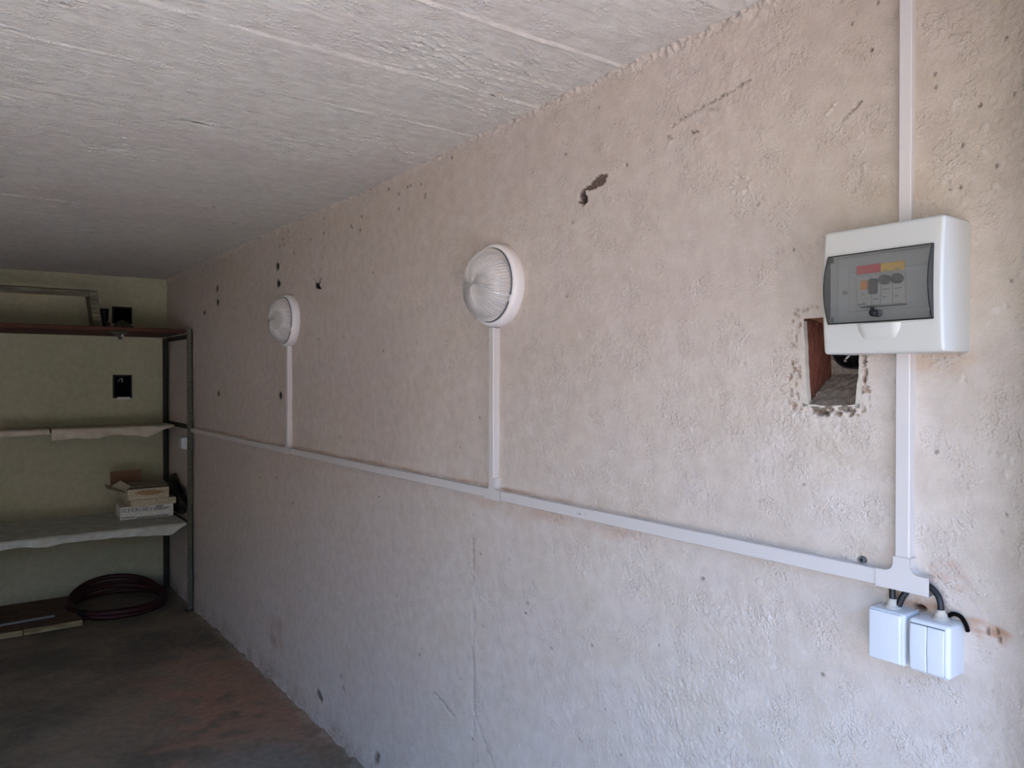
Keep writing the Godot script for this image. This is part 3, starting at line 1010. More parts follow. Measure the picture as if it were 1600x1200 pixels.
# ---------------------------------------------------------------- lamps and trunking
func lamp(s: float, y: float, label: String, bulb_turn: float) -> void:
	var t := on_wall("bulkhead_lamp", label, "lamp", s, y, "round bulkhead wall lamps")
	var st := begin()
	lathe(st, [Vector2(0, -0.004), Vector2(0.108, -0.004)], 72, Transform3D(), 0, 0, 0, 1)
	lathe(st, [Vector2(0.108, -0.004), Vector2(0.111, 0.002), Vector2(0.111, 0.018), Vector2(0.1098, 0.025), Vector2(0.107, 0.0295), Vector2(0.103, 0.0315), Vector2(0.1, 0.032), Vector2(0.0985, 0.030), Vector2(0.0985, 0.010)], 72)
	for k in 3:   # little catches on the rim
		var a := deg_to_rad([115.0, -25.0, 235.0][k])
		box(st, Vector3(-0.009, -0.004, 0.023), Vector3(0.009, 0.004, 0.0345), 0.0015, Transform3D(Basis(Vector3(0, 0, 1), a - PI / 2), Vector3(0.1005 * cos(a), 0.1005 * sin(a), 0)))
	mesh("base_ring", done(st), M.lamp_white, t)
	st = begin()
	lathe(st, [Vector2(0.0985, 0.010), Vector2(0.080, 0.008), Vector2(0.0, 0.006)], 48)
	mesh("reflector", done(st), M.reflector, t)
	st = begin()
	var prof := []
	for k in 25:
		var a := PI / 2 * k / 24.0
		prof.append(Vector2(0.0958 * pow(cos(a), 0.80), 0.033 + 0.056 * sin(a)))
	prof[24] = Vector2(0, 0.089)
	prof.push_front(Vector2(0.0958, 0.024))
	lathe(st, prof, 528, Transform3D(), 66, 0.0027, 0.005)
	var inner := []   # smooth inside of the pressed glass
	for k in range(prof.size() - 1, -1, -1):
		inner.append(Vector2(maxf(0.0, prof[k].x - 0.004), prof[k].y - (0.004 if k > 1 else 0.0)))
	inner[0].x = 0.0
	lathe(st, inner, 96)
	lathe(st, [inner[-1], prof[0]], 96)
	mesh("glass_dome", done(st), M.glass, t)
	st = begin()
	lathe(st, [Vector2(0.0980, 0.022), Vector2(0.0984, 0.0335), Vector2(0.0968, 0.0345), Vector2(0.0955, 0.033), Vector2(0.0955, 0.022)], 72)
	mesh("gasket", done(st), M.line, t)
	var turn := Basis(Vector3(0, 0, 1), bulb_turn)
	st = begin()   # bulb lying across the fitting
	var bt := Transform3D(turn * Basis(Vector3(0, 1, 0), PI / 2), turn * Vector3(-0.040, 0, 0.040))
	lathe(st, [Vector2(0.013, 0.0), Vector2(0.016, 0.012), Vector2(0.026, 0.030), Vector2(0.0295, 0.048), Vector2(0.026, 0.066), Vector2(0.015, 0.077), Vector2(0.0, 0.080)], 32, bt)
	mesh("bulb", done(st), M.bulb, t)
	st = begin()
	lathe(st, [Vector2(0, -0.036), Vector2(0.018, -0.036), Vector2(0.020, -0.030), Vector2(0.020, -0.004), Vector2(0.015, 0.0), Vector2(0.0, 0.002)], 24, bt)
	box(st, Vector3(-0.075, -0.016, 0.011), Vector3(-0.045, 0.016, 0.036), 0.003, Transform3D(turn))
	mesh("bulb_holder", done(st), M.holder, t)

# a length of trunking: base tray and a clipped lid; runs along local x or y
func trunking(label: String, a: Vector2, b: Vector2, depth: float, group: String) -> Node3D:
	var lo := a.min(b)
	var hi := a.max(b)
	var s := hi.x   # far end
	var t := on_wall("cable_trunking", label, "trunking", (lo.x + hi.x) / 2, lo.y, group)
	var hw := (hi.x - lo.x) / 2
	var H := hi.y - lo.y
	one_box("tray", Vector3(-hw + 0.0006, 0.0006, -0.006), Vector3(hw - 0.0006, H - 0.0006, depth * 0.72), M.plastic, t, 0.0006)
	one_box("lid", Vector3(-hw, 0, depth * 0.62), Vector3(hw, H, depth), M.plastic, t, 0.0014)
	return t

# flat tee: outline with filleted inner corners, wraps over the trunking
func tee(label: String, s: float, y0: float, y1: float, half: float, stem: float, top: float, depth: float, shift := 0.0) -> Node3D:
	var t := on_wall("trunking_tee", label, "trunking tee", s, y0, "tee pieces of the trunking")
	var h := y1 - y0
	var r := minf(0.014, (top - y1) * 0.6)
	var p := PackedVector2Array([Vector2(-half, 0), Vector2(half + shift, 0), Vector2(half + shift, h)])
	for k in 6:
		var a := PI / 2 * k / 5.0
		p.append(Vector2(stem + r - r * sin(a), h + r - r * cos(a)))
	p.append(Vector2(stem, top - y0))
	p.append(Vector2(-stem, top - y0))
	for k in 6:
		var a := PI / 2 * (5 - k) / 5.0
		p.append(Vector2(-stem - r + r * sin(a), h + r - r * cos(a)))
	p.append(Vector2(-half, h))
	# walls and face as one thin shell: face plate plus rim behind
	var st := begin()
	plate(st, p, depth - 0.002, depth)
	mesh("face", done(st), M.plastic, t)
	st = begin()
	for i in p.size():
		var a := p[i]
		var b := p[(i + 1) % p.size()]
		if i == 1 and shift > 0: continue   # open end
		if absf(a.x - b.x) < 1e-6 and absf(a.x) > half - 1e-6 and shift == 0: pass
		quad(st, Vector3(a.x, a.y, -0.006), Vector3(b.x, b.y, -0.006), Vector3(b.x, b.y, depth - 0.001), Vector3(a.x, a.y, depth - 0.001))
	mesh("side", done(st), M.plastic, t)
	return t

func wall_fittings() -> void:
	lamp(1.682, 1.646, "larger-looking round bulkhead lamp with ribbed glass dome, nearer the fuse box", 0.6)
	lamp(3.236, 1.645, "farther round bulkhead lamp with ribbed glass dome, below two drilled holes", 2.2)
	var g := "white plastic cable trunking on the plaster wall"
	# level run, far to near
	trunking("farthest level trunking length, from the shelf post to the far lamp's drop", Vector2(4.93, 1.072), Vector2(3.285, 1.096), 0.018, g)
	trunking("level trunking length just right of the far lamp's drop", Vector2(3.20, 1.0735), Vector2(2.2195, 1.0975), 0.019, g)
	trunking("level trunking length just left of the near lamp's drop", Vector2(2.2185, 1.0745), Vector2(1.728, 1.0985), 0.019, g)
	var t := trunking("longest level trunking length, from near lamp's drop to the tee by the switches", Vector2(1.652, 1.0735), Vector2(0.631, 1.0985), 0.020, g)
	var st := begin()   # faint printed size mark
	var mid := (1.652 + 0.631) / 2
	for k in 3:
		var lx: float = mid - [1.345, 1.338, 1.318][k]
		box(st, Vector3(lx, 0.007 + 0.002 * k, 0.0200), Vector3(lx + 0.0012 + 0.004 * (k % 2), 0.016 - 0.003 * (k % 2), 0.02012), 0.00002)
	mesh("print_mark", done(st), M.card_grey, t)
	trunking("vertical trunking drop below the far bulkhead lamp", Vector2(3.2475, 1.113), Vector2(3.2245, 1.540), 0.0195, g)
	trunking("vertical trunking drop below the near bulkhead lamp", Vector2(1.706, 1.128), Vector2(1.684, 1.534), 0.0205, g)
	trunking("vertical trunking between the fuse box and the tee by the switches", Vector2(0.603, 1.122), Vector2(0.581, 1.45), 0.020, g)
	trunking("vertical trunking running from the fuse box up to the ceiling", Vector2(0.6035, 1.60), Vector2(0.584, 2.10), 0.0125, g)
	tee("small trunking tee below the far bulkhead lamp", 3.2405, 1.071, 1.0975, 0.045, 0.0125, 1.114, 0.0205)
	tee("trunking tee below the near bulkhead lamp", 1.690, 1.0725, 1.099, 0.038, 0.0122, 1.130, 0.0215)
	tee("open-ended trunking tee above the two white switch boxes", 0.592, 1.0725, 1.100, 0.040, 0.0128, 1.124, 0.022, 0.001)
	# dark cable gap under the lamp rings
	for p in [Vector2(3.236, 1.536), Vector2(1.693, 1.531)]:
		st = begin()
		tube(st, PackedVector3Array([Vector3(-0.010, p.y - 0.02, -p.x), Vector3(-0.010, p.y + 0.02, -p.x)]), 0.004)
		var o := mesh("lamp_cable", done(st), M.cable)
		tag(o, "short black cable end entering the %s bulkhead lamp from below" % ("far" if p.x > 2 else "near"), "cable", "")
	# an old plastic plug above the trunking
	t = on_wall("wall_plug", "small grey wall plug stuck above the trunking near the switch boxes", "wall plug", 0.6655, 1.1035)
	st = begin()
	lathe(st, [Vector2(0.0022, 0.003), Vector2(0.0045, 0.004), Vector2(0.0045, -0.012)], 16)
	mesh("sleeve", done(st), M.line, t)

func gland(t: Node3D, x: float, y: float, z: float) -> void:
	var st := begin()
	var b := Transform3D(Basis(Vector3(1, 0, 0), -PI / 2), Vector3(x, y, z))
	lathe(st, [Vector2(0.0125, -0.002), Vector2(0.0125, 0.002), Vector2(0.0105, 0.003), Vector2(0.0088, 0.004), Vector2(0.0085, 0.008), Vector2(0.0065, 0.010), Vector2(0.0062, 0.013), Vector2(0.0045, 0.014)], 24, b)
	mesh("gland", done(st), M.plaster, t)

func switchgear() -> void:
	# blank-faced box on the left, two-gang switch on the right
	var t := on_wall("junction_box", "plain white blank-faced box left of the double switch", "junction box", 0.605, 0.9635)
	var st := begin()
	cushion(st, Vector2(-0.0285, 0), Vector2(0.0285, 0.079), -0.004, 0.040, 0.004)
	mesh("body", done(st), M.switch_white, t)
	st = begin()
	cushion(st, Vector2(-0.0265, 0.002), Vector2(0.0235, 0.077), 0.036, 0.0445, 0.003)
	mesh("cover", done(st), M.switch_white, t)
	gland(t, -0.002, 0.079, 0.016)
	t = on_wall("light_switch", "white double rocker switch right of the blank box", "switch", 0.5405, 0.9635)
	st = begin()
	cushion(st, Vector2(-0.030, 0), Vector2(0.030, 0.0785), -0.004, 0.044, 0.006)
	mesh("body", done(st), M.switch_white, t)
	one_box("gap", Vector3(-0.0262, 0.0038, 0.0425), Vector3(0.0232, 0.0728, 0.0443), M.line, t, 0.0003)
	for k in 2:
		st = begin()
		var x0 := -0.0258 + 0.0246 * k
		cushion(st, Vector2(x0, 0.0042), Vector2(x0 + 0.0240, 0.0712), 0.0425, 0.0475, 0.0012, 0.0018)
		mesh("rocker", done(st), M.switch_white, t)
	gland(t, 0.004, 0.0785, 0.014)
	# cables
	var runs := [[Vector3(-0.012, 1.095, -0.611), Vector3(-0.0125, 1.075, -0.6105), Vector3(-0.0145, 1.060, -0.609), Vector3(-0.016, 1.048, -0.6075)],
		[Vector3(-0.012, 1.095, -0.580), Vector3(-0.012, 1.078, -0.5845), Vector3(-0.0145, 1.062, -0.593), Vector3(-0.016, 1.048, -0.5985)],
		[Vector3(-0.011, 1.087, -0.575), Vector3(-0.011, 1.086, -0.556), Vector3(-0.012, 1.078, -0.544), Vector3(-0.014, 1.066, -0.5375), Vector3(-0.0145, 1.050, -0.5365)]]
	var labs := ["left black cable between the tee and the blank white box", "slanting black cable between the tee and the blank white box", "black cable curving from the tee's open end to the double switch"]
	for k in 3:
		st = begin()
		tube(st, curve_points(runs[k], 8), 0.0047, 14)
		tag(mesh("cable", done(st), M.cable), labs[k], "cable", "")
	st = begin()
	tube(st, curve_points([Vector3(-0.002, 1.045, -0.532), Vector3(-0.007, 1.052, -0.522), Vector3(-0.007, 1.050, -0.512), Vector3(-0.005, 1.040, -0.506), Vector3(-0.001, 1.030, -0.505)], 8), 0.0032, 10)
	tag(mesh("cable_stub", done(st), M.gap), "dark cut cable stub curling behind the double switch's top corner", "cable")
	# far switch box by the shelf post
	t = on_wall("junction_box", "small white box on the wall behind the shelf's front post", "junction box", 4.926, 0.968)
	st = begin()
	cushion(st, Vector2(-0.04, 0), Vector2(0.04, 0.072), -0.004, 0.056, 0.005)
	mesh("body", done(st), M.switch_white, t)
	st = begin()
	cushion(st, Vector2(-0.034, 0.006), Vector2(0.034, 0.066), 0.05, 0.06, 0.003)
	mesh("cover", done(st), M.switch_white, t)

# ---------------------------------------------------------------- distribution box
func distribution_box() -> void:
	var t := on_wall("fuse_box", "white fuse box with a smoked door over the broken-out hole", "fuse box", 0.596, 1.4365)
	var hole := Rect2(-0.081, 0.0465, 0.160, 0.106)
	var st := begin()
	cushion(st, Vector2(-0.0915, 0), Vector2(0.0915, 0.192), -0.004, 0.0845, 0.005, 0.0065, hole)
	var hs := mesh("housing", done(st), M.box_white, t)
	st = begin()   # grip scooped below the door
	var rows := []
	for j in 9:
		var row := []
		for i in 17:
			var u := i / 8.0 - 1.0
			var v := j / 8.0
			var x := u * (0.033 - 0.010 * v * v)
			var e := (1.0 - pow(absf(u), 6.0)) * (1.0 - pow(v, 4.0))
			row.append(Vector3(x, 0.0445 - 0.023 * v, 0.0835 + 0.0042 * e - 0.0025 * v))
		rows.append(row)
	rows.reverse()
	sheet(st, rows, 0.004)
	mesh("grip", done(st), M.box_white, hs)
	# inner panel
	var p := one_box("panel", Vector3(-0.0805, 0.047, 0.052), Vector3(0.0785, 0.152, 0.056), M.grey_plastic, t, 0.0005)
	one_box("raised_frame", Vector3(-0.062, 0.066, 0.056), Vector3(0.066, 0.128, 0.0585), M.grey_plastic, p, 0.001)
	var br := one_box("breaker_row", Vector3(-0.044, 0.073, 0.058), Vector3(0.029, 0.119, 0.066), M.box_white, t, 0.0012)
	one_box("gap", Vector3(-0.040, 0.0708, 0.058), Vector3(0.030, 0.0722, 0.0625), M.black, br, 0.0002)
	for k in 3: one_box("gap", Vector3([-0.0205, -0.0065, 0.0115][k], 0.074, 0.0655), Vector3([-0.0198, -0.0058, 0.0122][k], 0.118, 0.0663), M.line, br, 0.0001)
	one_box("red_label", Vector3(-0.048, 0.1235, 0.0585), Vector3(-0.0105, 0.1365, 0.0597), M.red, t, 0.0003)
	var yl := one_box("yellow_label", Vector3(-0.010, 0.1235, 0.0585), Vector3(0.026, 0.1365, 0.0597), M.yellow, t, 0.0003)
	for k in 2: one_box("printed_line", Vector3(-0.006 + 0.018 * k, 0.1252, 0.0596), Vector3(0.0005 + 0.020 * k, 0.1262, 0.0599), M.line, yl, 0.0001)
	one_box("test_button", Vector3(-0.0365, 0.0985, 0.066), Vector3(-0.026, 0.1115, 0.0695), M.orange, t, 0.001)
	one_box("toggle", Vector3(-0.0215, 0.090, 0.066), Vector3(-0.010, 0.113, 0.0745), M.black, t, 0.0015)
	for k in 2:
		st = begin()
		lathe(st, [Vector2(0, 0.010), Vector2(0.0075, 0.009), Vector2(0.009, 0.006), Vector2(0.009, 0.0)], 20, Transform3D(Basis().scaled(Vector3(1.0, 0.8, 1)), Vector3(0.0015 + 0.0185 * k, 0.110, 0.066)))
		mesh("toggle", done(st), M.black, t)
	for k in 6:   # printed ratings, too small to read
		var x: float = [-0.036, -0.034, -0.019, -0.003, 0.0155, -0.0425][k]
		var y: float = [0.0905, 0.0775, 0.082, 0.084, 0.084, 0.0755][k]
		one_box("printed_line", Vector3(x, y, 0.0659), Vector3(x + [0.004, 0.003, 0.010, 0.005, 0.005, 0.013][k], y + 0.0013, 0.0661), M.line, br, 0.00005)
	for k in 2: one_box("printed_line", Vector3(-0.004 + 0.0185 * k, 0.0955, 0.0659), Vector3(0.007 + 0.0185 * k, 0.0966, 0.0661), M.line, br, 0.00005)
	st = begin()
	lathe(st, [Vector2(0, 0.0045), Vector2(0.003, 0.004), Vector2(0.003, 0.0)], 16, Transform3D(Basis(), Vector3(-0.068, 0.097, 0.056)))
	mesh("screw", done(st), M.holder, t)
	# smoked door, bowed forward
	rows = []
	var z_at := func(y: float) -> float:
		var k := (y - 0.0995) / 0.0535
		return 0.0985 - 0.0135 * k * k
	for j in 17:
		var y := 0.0465 + 0.106 * j / 16.0
		var row := []
		for i in 9:
			row.append(Vector3(-0.0805 + 0.159 * i / 8.0, y, z_at.call(y)))
		rows.append(row)
	st = begin()
	st.set_smooth_group(0)
	for j in 16:
		for i in 8:
			quad(st, rows[j][i], rows[j][i + 1], rows[j + 1][i + 1], rows[j + 1][i])
	var door := mesh("door", done(st), M.smoke, t)
	st = begin()   # thicker rim of the door: two bowed cheeks, top and bottom lips
	for sx in [-1, 1]:
		var x0: float = -0.0805 if sx < 0 else 0.0772
		for j in 16:
			var a: Vector3 = rows[j][0]
			var b: Vector3 = rows[j + 1][0]
			var A := Vector3(x0, a.y, a.z + 0.0003)
			var B := Vector3(x0, b.y, b.z + 0.0003)
			var C := A + Vector3(0.0014, 0, 0)
			var D := B + Vector3(0.0014, 0, 0)
			var zb := 0.080
			quad(st, A, C, D, B)
			quad(st, C, Vector3(C.x, C.y, zb), Vector3(D.x, D.y, zb), D)
			quad(st, Vector3(A.x, A.y, zb), A, B, Vector3(B.x, B.y, zb))
	box(st, Vector3(-0.0805, 0.0462, 0.081), Vector3(0.0786, 0.0484, 0.0862), 0.0005)
	box(st, Vector3(-0.0805, 0.1512, 0.081), Vector3(0.0786, 0.1526, 0.0862), 0.0005)
	for cx in [-0.078, 0.0735]:
		box(st, Vector3(cx, 0.0475, 0.080), Vector3(cx + 0.0045, 0.0575, 0.0855), 0.0008)
	box(st, Vector3(-0.078, 0.142, 0.080), Vector3(-0.0735, 0.151, 0.0855), 0.0008)
	mesh("door_rim", done(st), M.smoke_edge, door)
	st = begin()
	lathe(st, [Vector2(0, 0.0085), Vector2(0.0042, 0.008), Vector2(0.0056, 0.006), Vector2(0.006, -0.012)], 20, Transform3D(Basis(), Vector3(-0.002, 0.0595, 0.0905)))
	box(st, Vector3(-0.0014, -0.002, 0.004), Vector3(0.0014, 0.0085, 0.0105), 0.0006, Transform3D(Basis(), Vector3(-0.002, 0.0595, 0.0905)))
	mesh("latch", done(st), M.black, door)
	# old dark box and a loose wire inside the hole behind
	var o := thing("old_wall_box", "dark old round wall box with bare wire, deep inside the broken-out hole", "wall box", Vector3(0.085, 1.452, -0.722), -90)
	st = begin()
	lathe(st, [Vector2(0, 0.004), Vector2(0.030, 0.004), Vector2(0.034, 0.022), Vector2(0.037, 0.024), Vector2(0.037, -0.004)], 32)
	mesh("cup", done(st), M.black, o)
	st = begin()
	tube(st, curve_points([Vector3(0.004, 0.012, 0.006), Vector3(0.010, 0.0, 0.03), Vector3(0.012, -0.012, 0.045), Vector3(0.006, -0.02, 0.05)]), 0.0016, 8)
	mesh("wire", done(st), M.grey_plastic, o)
	st = begin()
	lathe(st, [Vector2(0, 0.0035), Vector2(0.0032, 0.0025), Vector2(0.0034, 0)], 14, Transform3D(Basis(), Vector3(-0.012, -0.022, 0.02)))
	mesh("screw", done(st), M.screw, o)

# ---------------------------------------------------------------- shelves at the back
func angle_post(st: SurfaceTool, x: float, z: float, y1: float, sx: int, sz: int) -> void:
	var a := 0.030
	box(st, Vector3(minf(x, x + sx * a), 0, minf(z, z + sz * 0.004)), Vector3(maxf(x, x + sx * a), y1, maxf(z, z + sz * 0.004)), 0.0008)
	box(st, Vector3(minf(x, x + sx * 0.004), 0, minf(z, z + sz * a)), Vector3(maxf(x, x + sx * 0.004), y1, maxf(z, z + sz * a)), 0.0008)

func shelves() -> void:
	var t := thing("shelving_unit", "steel-framed shelving unit with a brown top board in the far corner", "shelves", Vector3(0, 0, -5.18))
	var zf := 0.33     # front posts at z = -4.85
	var zr := -0.31
	var L := -2.3
	for c in [[-0.008, zf, -1, -1], [-0.008, zr, -1, 1], [L, zf, 1, -1], [L, zr, 1, 1]]:
		var st := begin()
		angle_post(st, c[0], c[1], 1.69 if c[1] > 0 else 1.66, c[2], c[3])
		mesh("post", done(st), M.steel if c[1] > 0 else M.steel_dark, t)
		one_box("foot", Vector3(c[0] + (c[2] * 0.02) - 0.024, 0, c[1] + c[3] * 0.012 - 0.02), Vector3(c[0] + (c[2] * 0.02) + 0.024, 0.006, c[1] + c[3] * 0.012 + 0.02), M.steel_dark, t, 0.001)
	for x in [-0.012, L]:
		for y in [1.636, 1.086, 0.492]:
			one_box("side_rail", Vector3(x, y, zr), Vector3(x + 0.004, y + 0.028, zf - 0.004), M.steel_dark, t, 0.0006)
	var top := one_box("top_board", Vector3(L, 1.665, zr + 0.0), Vector3(-0.042, 1.6895, zf), M.wood_red, t, 0.003)
	tag(top, "reddish brown wooden top shelf")
	one_box("middle_board", Vector3(L, 1.078, zr), Vector3(-0.05, 1.098, -0.02), M.wood_dark, t, 0.002)
	one_box("lower_board", Vector3(L, 0.512, zr), Vector3(-0.05, 0.532, zf - 0.005), M.wood_dark, t, 0.002)
	# a bracket hanging under the top board
	var b := thing("hanging_bracket", "small grey bent bracket hanging under the brown top shelf", "bracket", Vector3(-0.40, 1.665, -4.905))
	var st2 := begin()
	plate(st2, PackedVector2Array([Vector2(-0.06, 0), Vector2(0.05, 0), Vector2(0.03, -0.022), Vector2(0.018, -0.045), Vector2(0.006, -0.046), Vector2(-0.01, -0.022), Vector2(-0.035, -0.012)]), -0.003, 0.003)
	mesh("plate", done(st2), M.rag, b)
	one_box("lug", Vector3(0.016, -0.030, 0.002), Vector3(0.027, -0.016, 0.012), M.metal_strip, b, 0.001)
	# sheets laid over the boards, hanging over the front edge
	liner("shelf_liner", "pale sheet hanging over the middle shelf's edge, right-hand piece", Vector3(-0.705, 1.1, 0), -0.035, 0.36, -0.30, -0.012, 0.050, M.liner, 1)
	liner("shelf_liner", "thin pale sheet on the middle shelf, left-hand piece cut off by the frame", Vector3(-1.7, 1.1, 0), -0.715, 0.36, -0.30, -0.014, 0.026, M.liner, 2)
	liner("shelf_liner", "greyish white oilcloth covering the lower shelf, sagging over its front edge", Vector3(-1.9, 0.5345, 0), -0.045, 0.31, -0.30, 0.335, 0.036, M.oilcloth, 3)

func liner(called: String, label: String, left: Vector3, right: float, _d: float, zr: float, zf: float, drop: float, m: Material, kind: int) -> void:
	var t := thing(called, label, "shelf liner", Vector3(0, 0, -5.18), 0, "sheets laid over the shelves")
	var n := 90
	var rows := []
	var y := left.y
	var path := []
	for k in 12: path.append(Vector2(lerpf(zr, zf - 0.01, k / 11.0), 0))
	path.append(Vector2(zf + 0.002, -0.0015))
	path.append(Vector2(zf + 0.008, -0.008))
	for k in range(1, 8): path.append(Vector2(zf + 0.010, -0.008 - k / 7.0))
	for q in path.size():
		var row := []
		for i in n + 1:
			var f := float(i) / n
			var x := lerpf(left.x, right, f)
			var d := drop * (1.0 + 0.45 * nz.get_noise_2d(x * 4.0, kind * 9.0))
			var edge := (right - x)
			if kind == 1: d *= clampf(edge / 0.16, 0.02, 1.0)
			if kind == 3: d *= clampf(0.15 + edge / 0.10, 0.15, 1.0) * (1.0 + 0.7 * exp(-pow((edge - 0.14) / 0.09, 2.0)))
			var pz: float = path[q].x
			var py: float = path[q].y
			var ripple := 0.004 * nz.get_noise_2d(x * 9.0, pz * 4.0 + kind * 5)
			if py < -0.009:
				var k := (-py - 0.008)
				py = -0.008 - k * d
				pz += 0.012 * k * nz.get_noise_2d(x * 7.0, kind * 3.0) + 0.004 * k
			else:
				py += absf(ripple) * (1.0 if q < 11 else 0.2)
			row.append(Vector3(x, y + py + 0.0005, pz))
		rows.append(row)
	# rows run from back to front, columns left to right: turn so that the upper side faces up
	rows.reverse()
	var st := begin()
	sheet(st, rows, 0.0012)
	mesh("sheet", done(st), m, t)

func shelf_things() -> void:
	# --- on the lower shelf: a stack of cartons
	var yb := 0.5385
	var t := thing("printed_carton", "white printed cardboard box at the bottom of the stack", "box", Vector3(-0.207, yb, -5.11), -3.0)
	one_box("body", Vector3(-0.152, 0, -0.21), Vector3(0.146, 0.078, 0.0), M.card_white, t, 0.002)
	var tm := TextMesh.new()
	var fnt := SystemFont.new()
	fnt.font_names = PackedStringArray(["Droid Serif"])
	tm.font = fnt
	tm.text = "SUPERGRES"
	tm.font_size = 24
	tm.pixel_size = 0.00128
	tm.depth = 0.0006
	tm.horizontal_alignment = HORIZONTAL_ALIGNMENT_LEFT
	var lt := MeshInstance3D.new()
	lt.name = "lettering"
	lt.mesh = tm
	lt.material_override = M.print
	lt.position = Vector3(-0.147, 0.057, 0.0003)
	t.add_child(lt)
	var st := begin()
	for r in [[0.040, 0.063, 0.092], [0.034, 0.055, 0.122], [0.036, 0.047, 0.112], [-0.143, 0.013, -0.070], [-0.06, 0.008, 0.115], [0.05, 0.070, 0.088]]:
		box(st, Vector3(r[0], r[1], -0.0005), Vector3(r[2], r[1] + 0.0035, 0.0006), 0.0001)
	mesh("printed_line", done(st), M.print, t)
	t = thing("flat_carton", "flat cream cardboard box second from the bottom, sticking out right", "box", Vector3(-0.178, yb + 0.078, -5.105), 2.0)
	one_box("body", Vector3(-0.128, 0.0005, -0.20), Vector3(0.132, 0.040, 0.012), M.card_pale, t, 0.002)
	t = thing("stained_carton", "opened cream cardboard box with brown stain, topmost of the stack", "box", Vector3(-0.20, yb + 0.118, -5.115), 4.0)
	var H := 0.066
	for w in [[Vector3(-0.122, 0.0005, 0.006), Vector3(0.116, H, 0.011)], [Vector3(-0.122, 0.0005, -0.19), Vector3(0.116, H, -0.185)], [Vector3(-0.122, 0.0005, -0.185), Vector3(-0.117, H, 0.006)], [Vector3(0.111, 0.0005, -0.185), Vector3(0.116, H, 0.006)]]:
		one_box("side", w[0], w[1], M.card_pale, t, 0.001)
	one_box("bottom", Vector3(-0.117, 0.0005, -0.185), Vector3(0.111, 0.004, 0.006), M.card, t, 0.001)
	st = begin()
	var blot := PackedVector2Array()
	for k in 24:
		var a := TAU * k / 24
		blot.append(Vector2(0.005 + 0.085 * cos(a) * (1.0 + 0.2 * sin(k * 3.1)), 0.040 + 0.014 * sin(a) * (1.0 + 0.3 * sin(k * 5.7))))
	plate(st, blot, 0.0108, 0.0114)
	mesh("stain", done(st), M.card_stain, t)
	one_box("flap", Vector3(-0.118, 0, -0.006), Vector3(0.112, 0.004, 0.034), M.card, t, 0.001, Transform3D(Basis(Vector3(1, 0, 0), -0.62), Vector3(0, H, 0.004)) * Transform3D(Basis(Vector3(1, 0, 0), PI), Vector3.ZERO))
	one_box("flap", Vector3(-0.085, 0, 0), Vector3(0.130, 0.004, 0.130), M.card_grey, t, 0.001, Transform3D(Basis(Vector3(1, 0, 0), 0.12) * Basis(Vector3(0, 1, 0), -0.08), Vector3(0.002, H + 0.022, -0.155)))
	one_box("flap", Vector3(-0.105, 0, -0.003), Vector3(0.075, 0.088, 0.003), M.card, t, 0.001, Transform3D(Basis(Vector3(1, 0, 0), -0.12), Vector3(-0.065, H + 0.008, -0.188)))
	one_box("flap", Vector3(-0.004, 0, -0.05), Vector3(0.0, 0.075, 0.05), M.card_pale, t, 0.001, Transform3D(Basis(Vector3(0, 0, 1), 0.95) * Basis(Vector3(0, 1, 0), 0.5), Vector3(-0.108, H - 0.004, -0.055)))
	one_box("flap", Vector3(-0.004, 0, -0.06), Vector3(0.0, 0.105, 0.03), M.card_grey, t, 0.001, Transform3D(Basis(Vector3(0, 0, 1), 1.25) * Basis(Vector3(0, 1, 0), -0.2), Vector3(-0.120, H - 0.015, -0.07)))
	one_box("flap", Vector3(-0.004, -0.062, -0.04), Vector3(0.0, 0.0, 0.04), M.card_pale, t, 0.001, Transform3D(Basis(Vector3(0, 0, 1), 0.5), Vector3(-0.122, H - 0.004, -0.03)))
	# --- black crumpled bag behind the stack
	t = thing("black_bag", "black crumpled bag between the box stack and the front post", "bag", Vector3(-0.023, yb + 0.004, -5.19))
	st = begin()
	st.set_smooth_group(0)
	var rows := []
	for j in 15:
		var row := []
		var v := j / 14.0
		for i in 25:
			var a := TAU * (i % 24) / 24.0
			var r := sqrt(maxf(0.0, 1.0 - pow(absf(2.0 * v - 1.0), 3.0))) * (0.95 + 0.45 * nz.get_noise_3d(cos(a) * 3.0, v * 5.0, sin(a) * 3.0))
			row.append(Vector3(0.018 * r * cos(a) - 0.002, 0.205 * v * (1.0 - 0.18 * sin(a)) * (1.0 + 0.3 * nz.get_noise_2d(a * 1.5, v * 2.0)), 0.25 * r * sin(a)))
		rows.append(row)
	for j in 14:
		for i in 24:
			quad(st, rows[j][i + 1], rows[j][i], rows[j + 1][i], rows[j + 1][i + 1])
	mesh("bag", done(st), M.black, t)
	# --- on the top board: a wooden frame, a cup, a tin and a rag
	var yt := 1.6895
	t = thing("wooden_frame", "greenish grey wooden frame with slanting leg standing on the top shelf", "frame", Vector3(-0.9, yt, -5.08))
	st = begin()
	box(st, Vector3(-0.42, 0.1835, -0.022), Vector3(0.375, 0.219, 0.0), 0.002, Transform3D(Basis(Vector3(0, 0, 1), 0.0), Vector3.ZERO))
	mesh("rail", done(st), M.frame_wood, t)
	one_box("groove", Vector3(-0.42, 0.2175, -0.004), Vector3(0.375, 0.222, 0.004), M.wood_dark, t, 0.001)
	for sx in [-1, 1]:
		st = begin()
		var xa := 0.372 if sx > 0 else -0.46
		plate(st, PackedVector2Array([Vector2(xa + 0.029 * sx, 0), Vector2(xa + 0.029 * sx + 0.045, 0), Vector2(xa + 0.045, 0.222), Vector2(xa, 0.222)]), -0.14, 0.012)
		mesh("leg", done(st), M.frame_wood, t)
	t = thing("black_cup", "small black tapered cup beside the wooden frame on the top shelf", "cup", Vector3(-0.428, yt + 0.045, -5.19))
	st = begin()
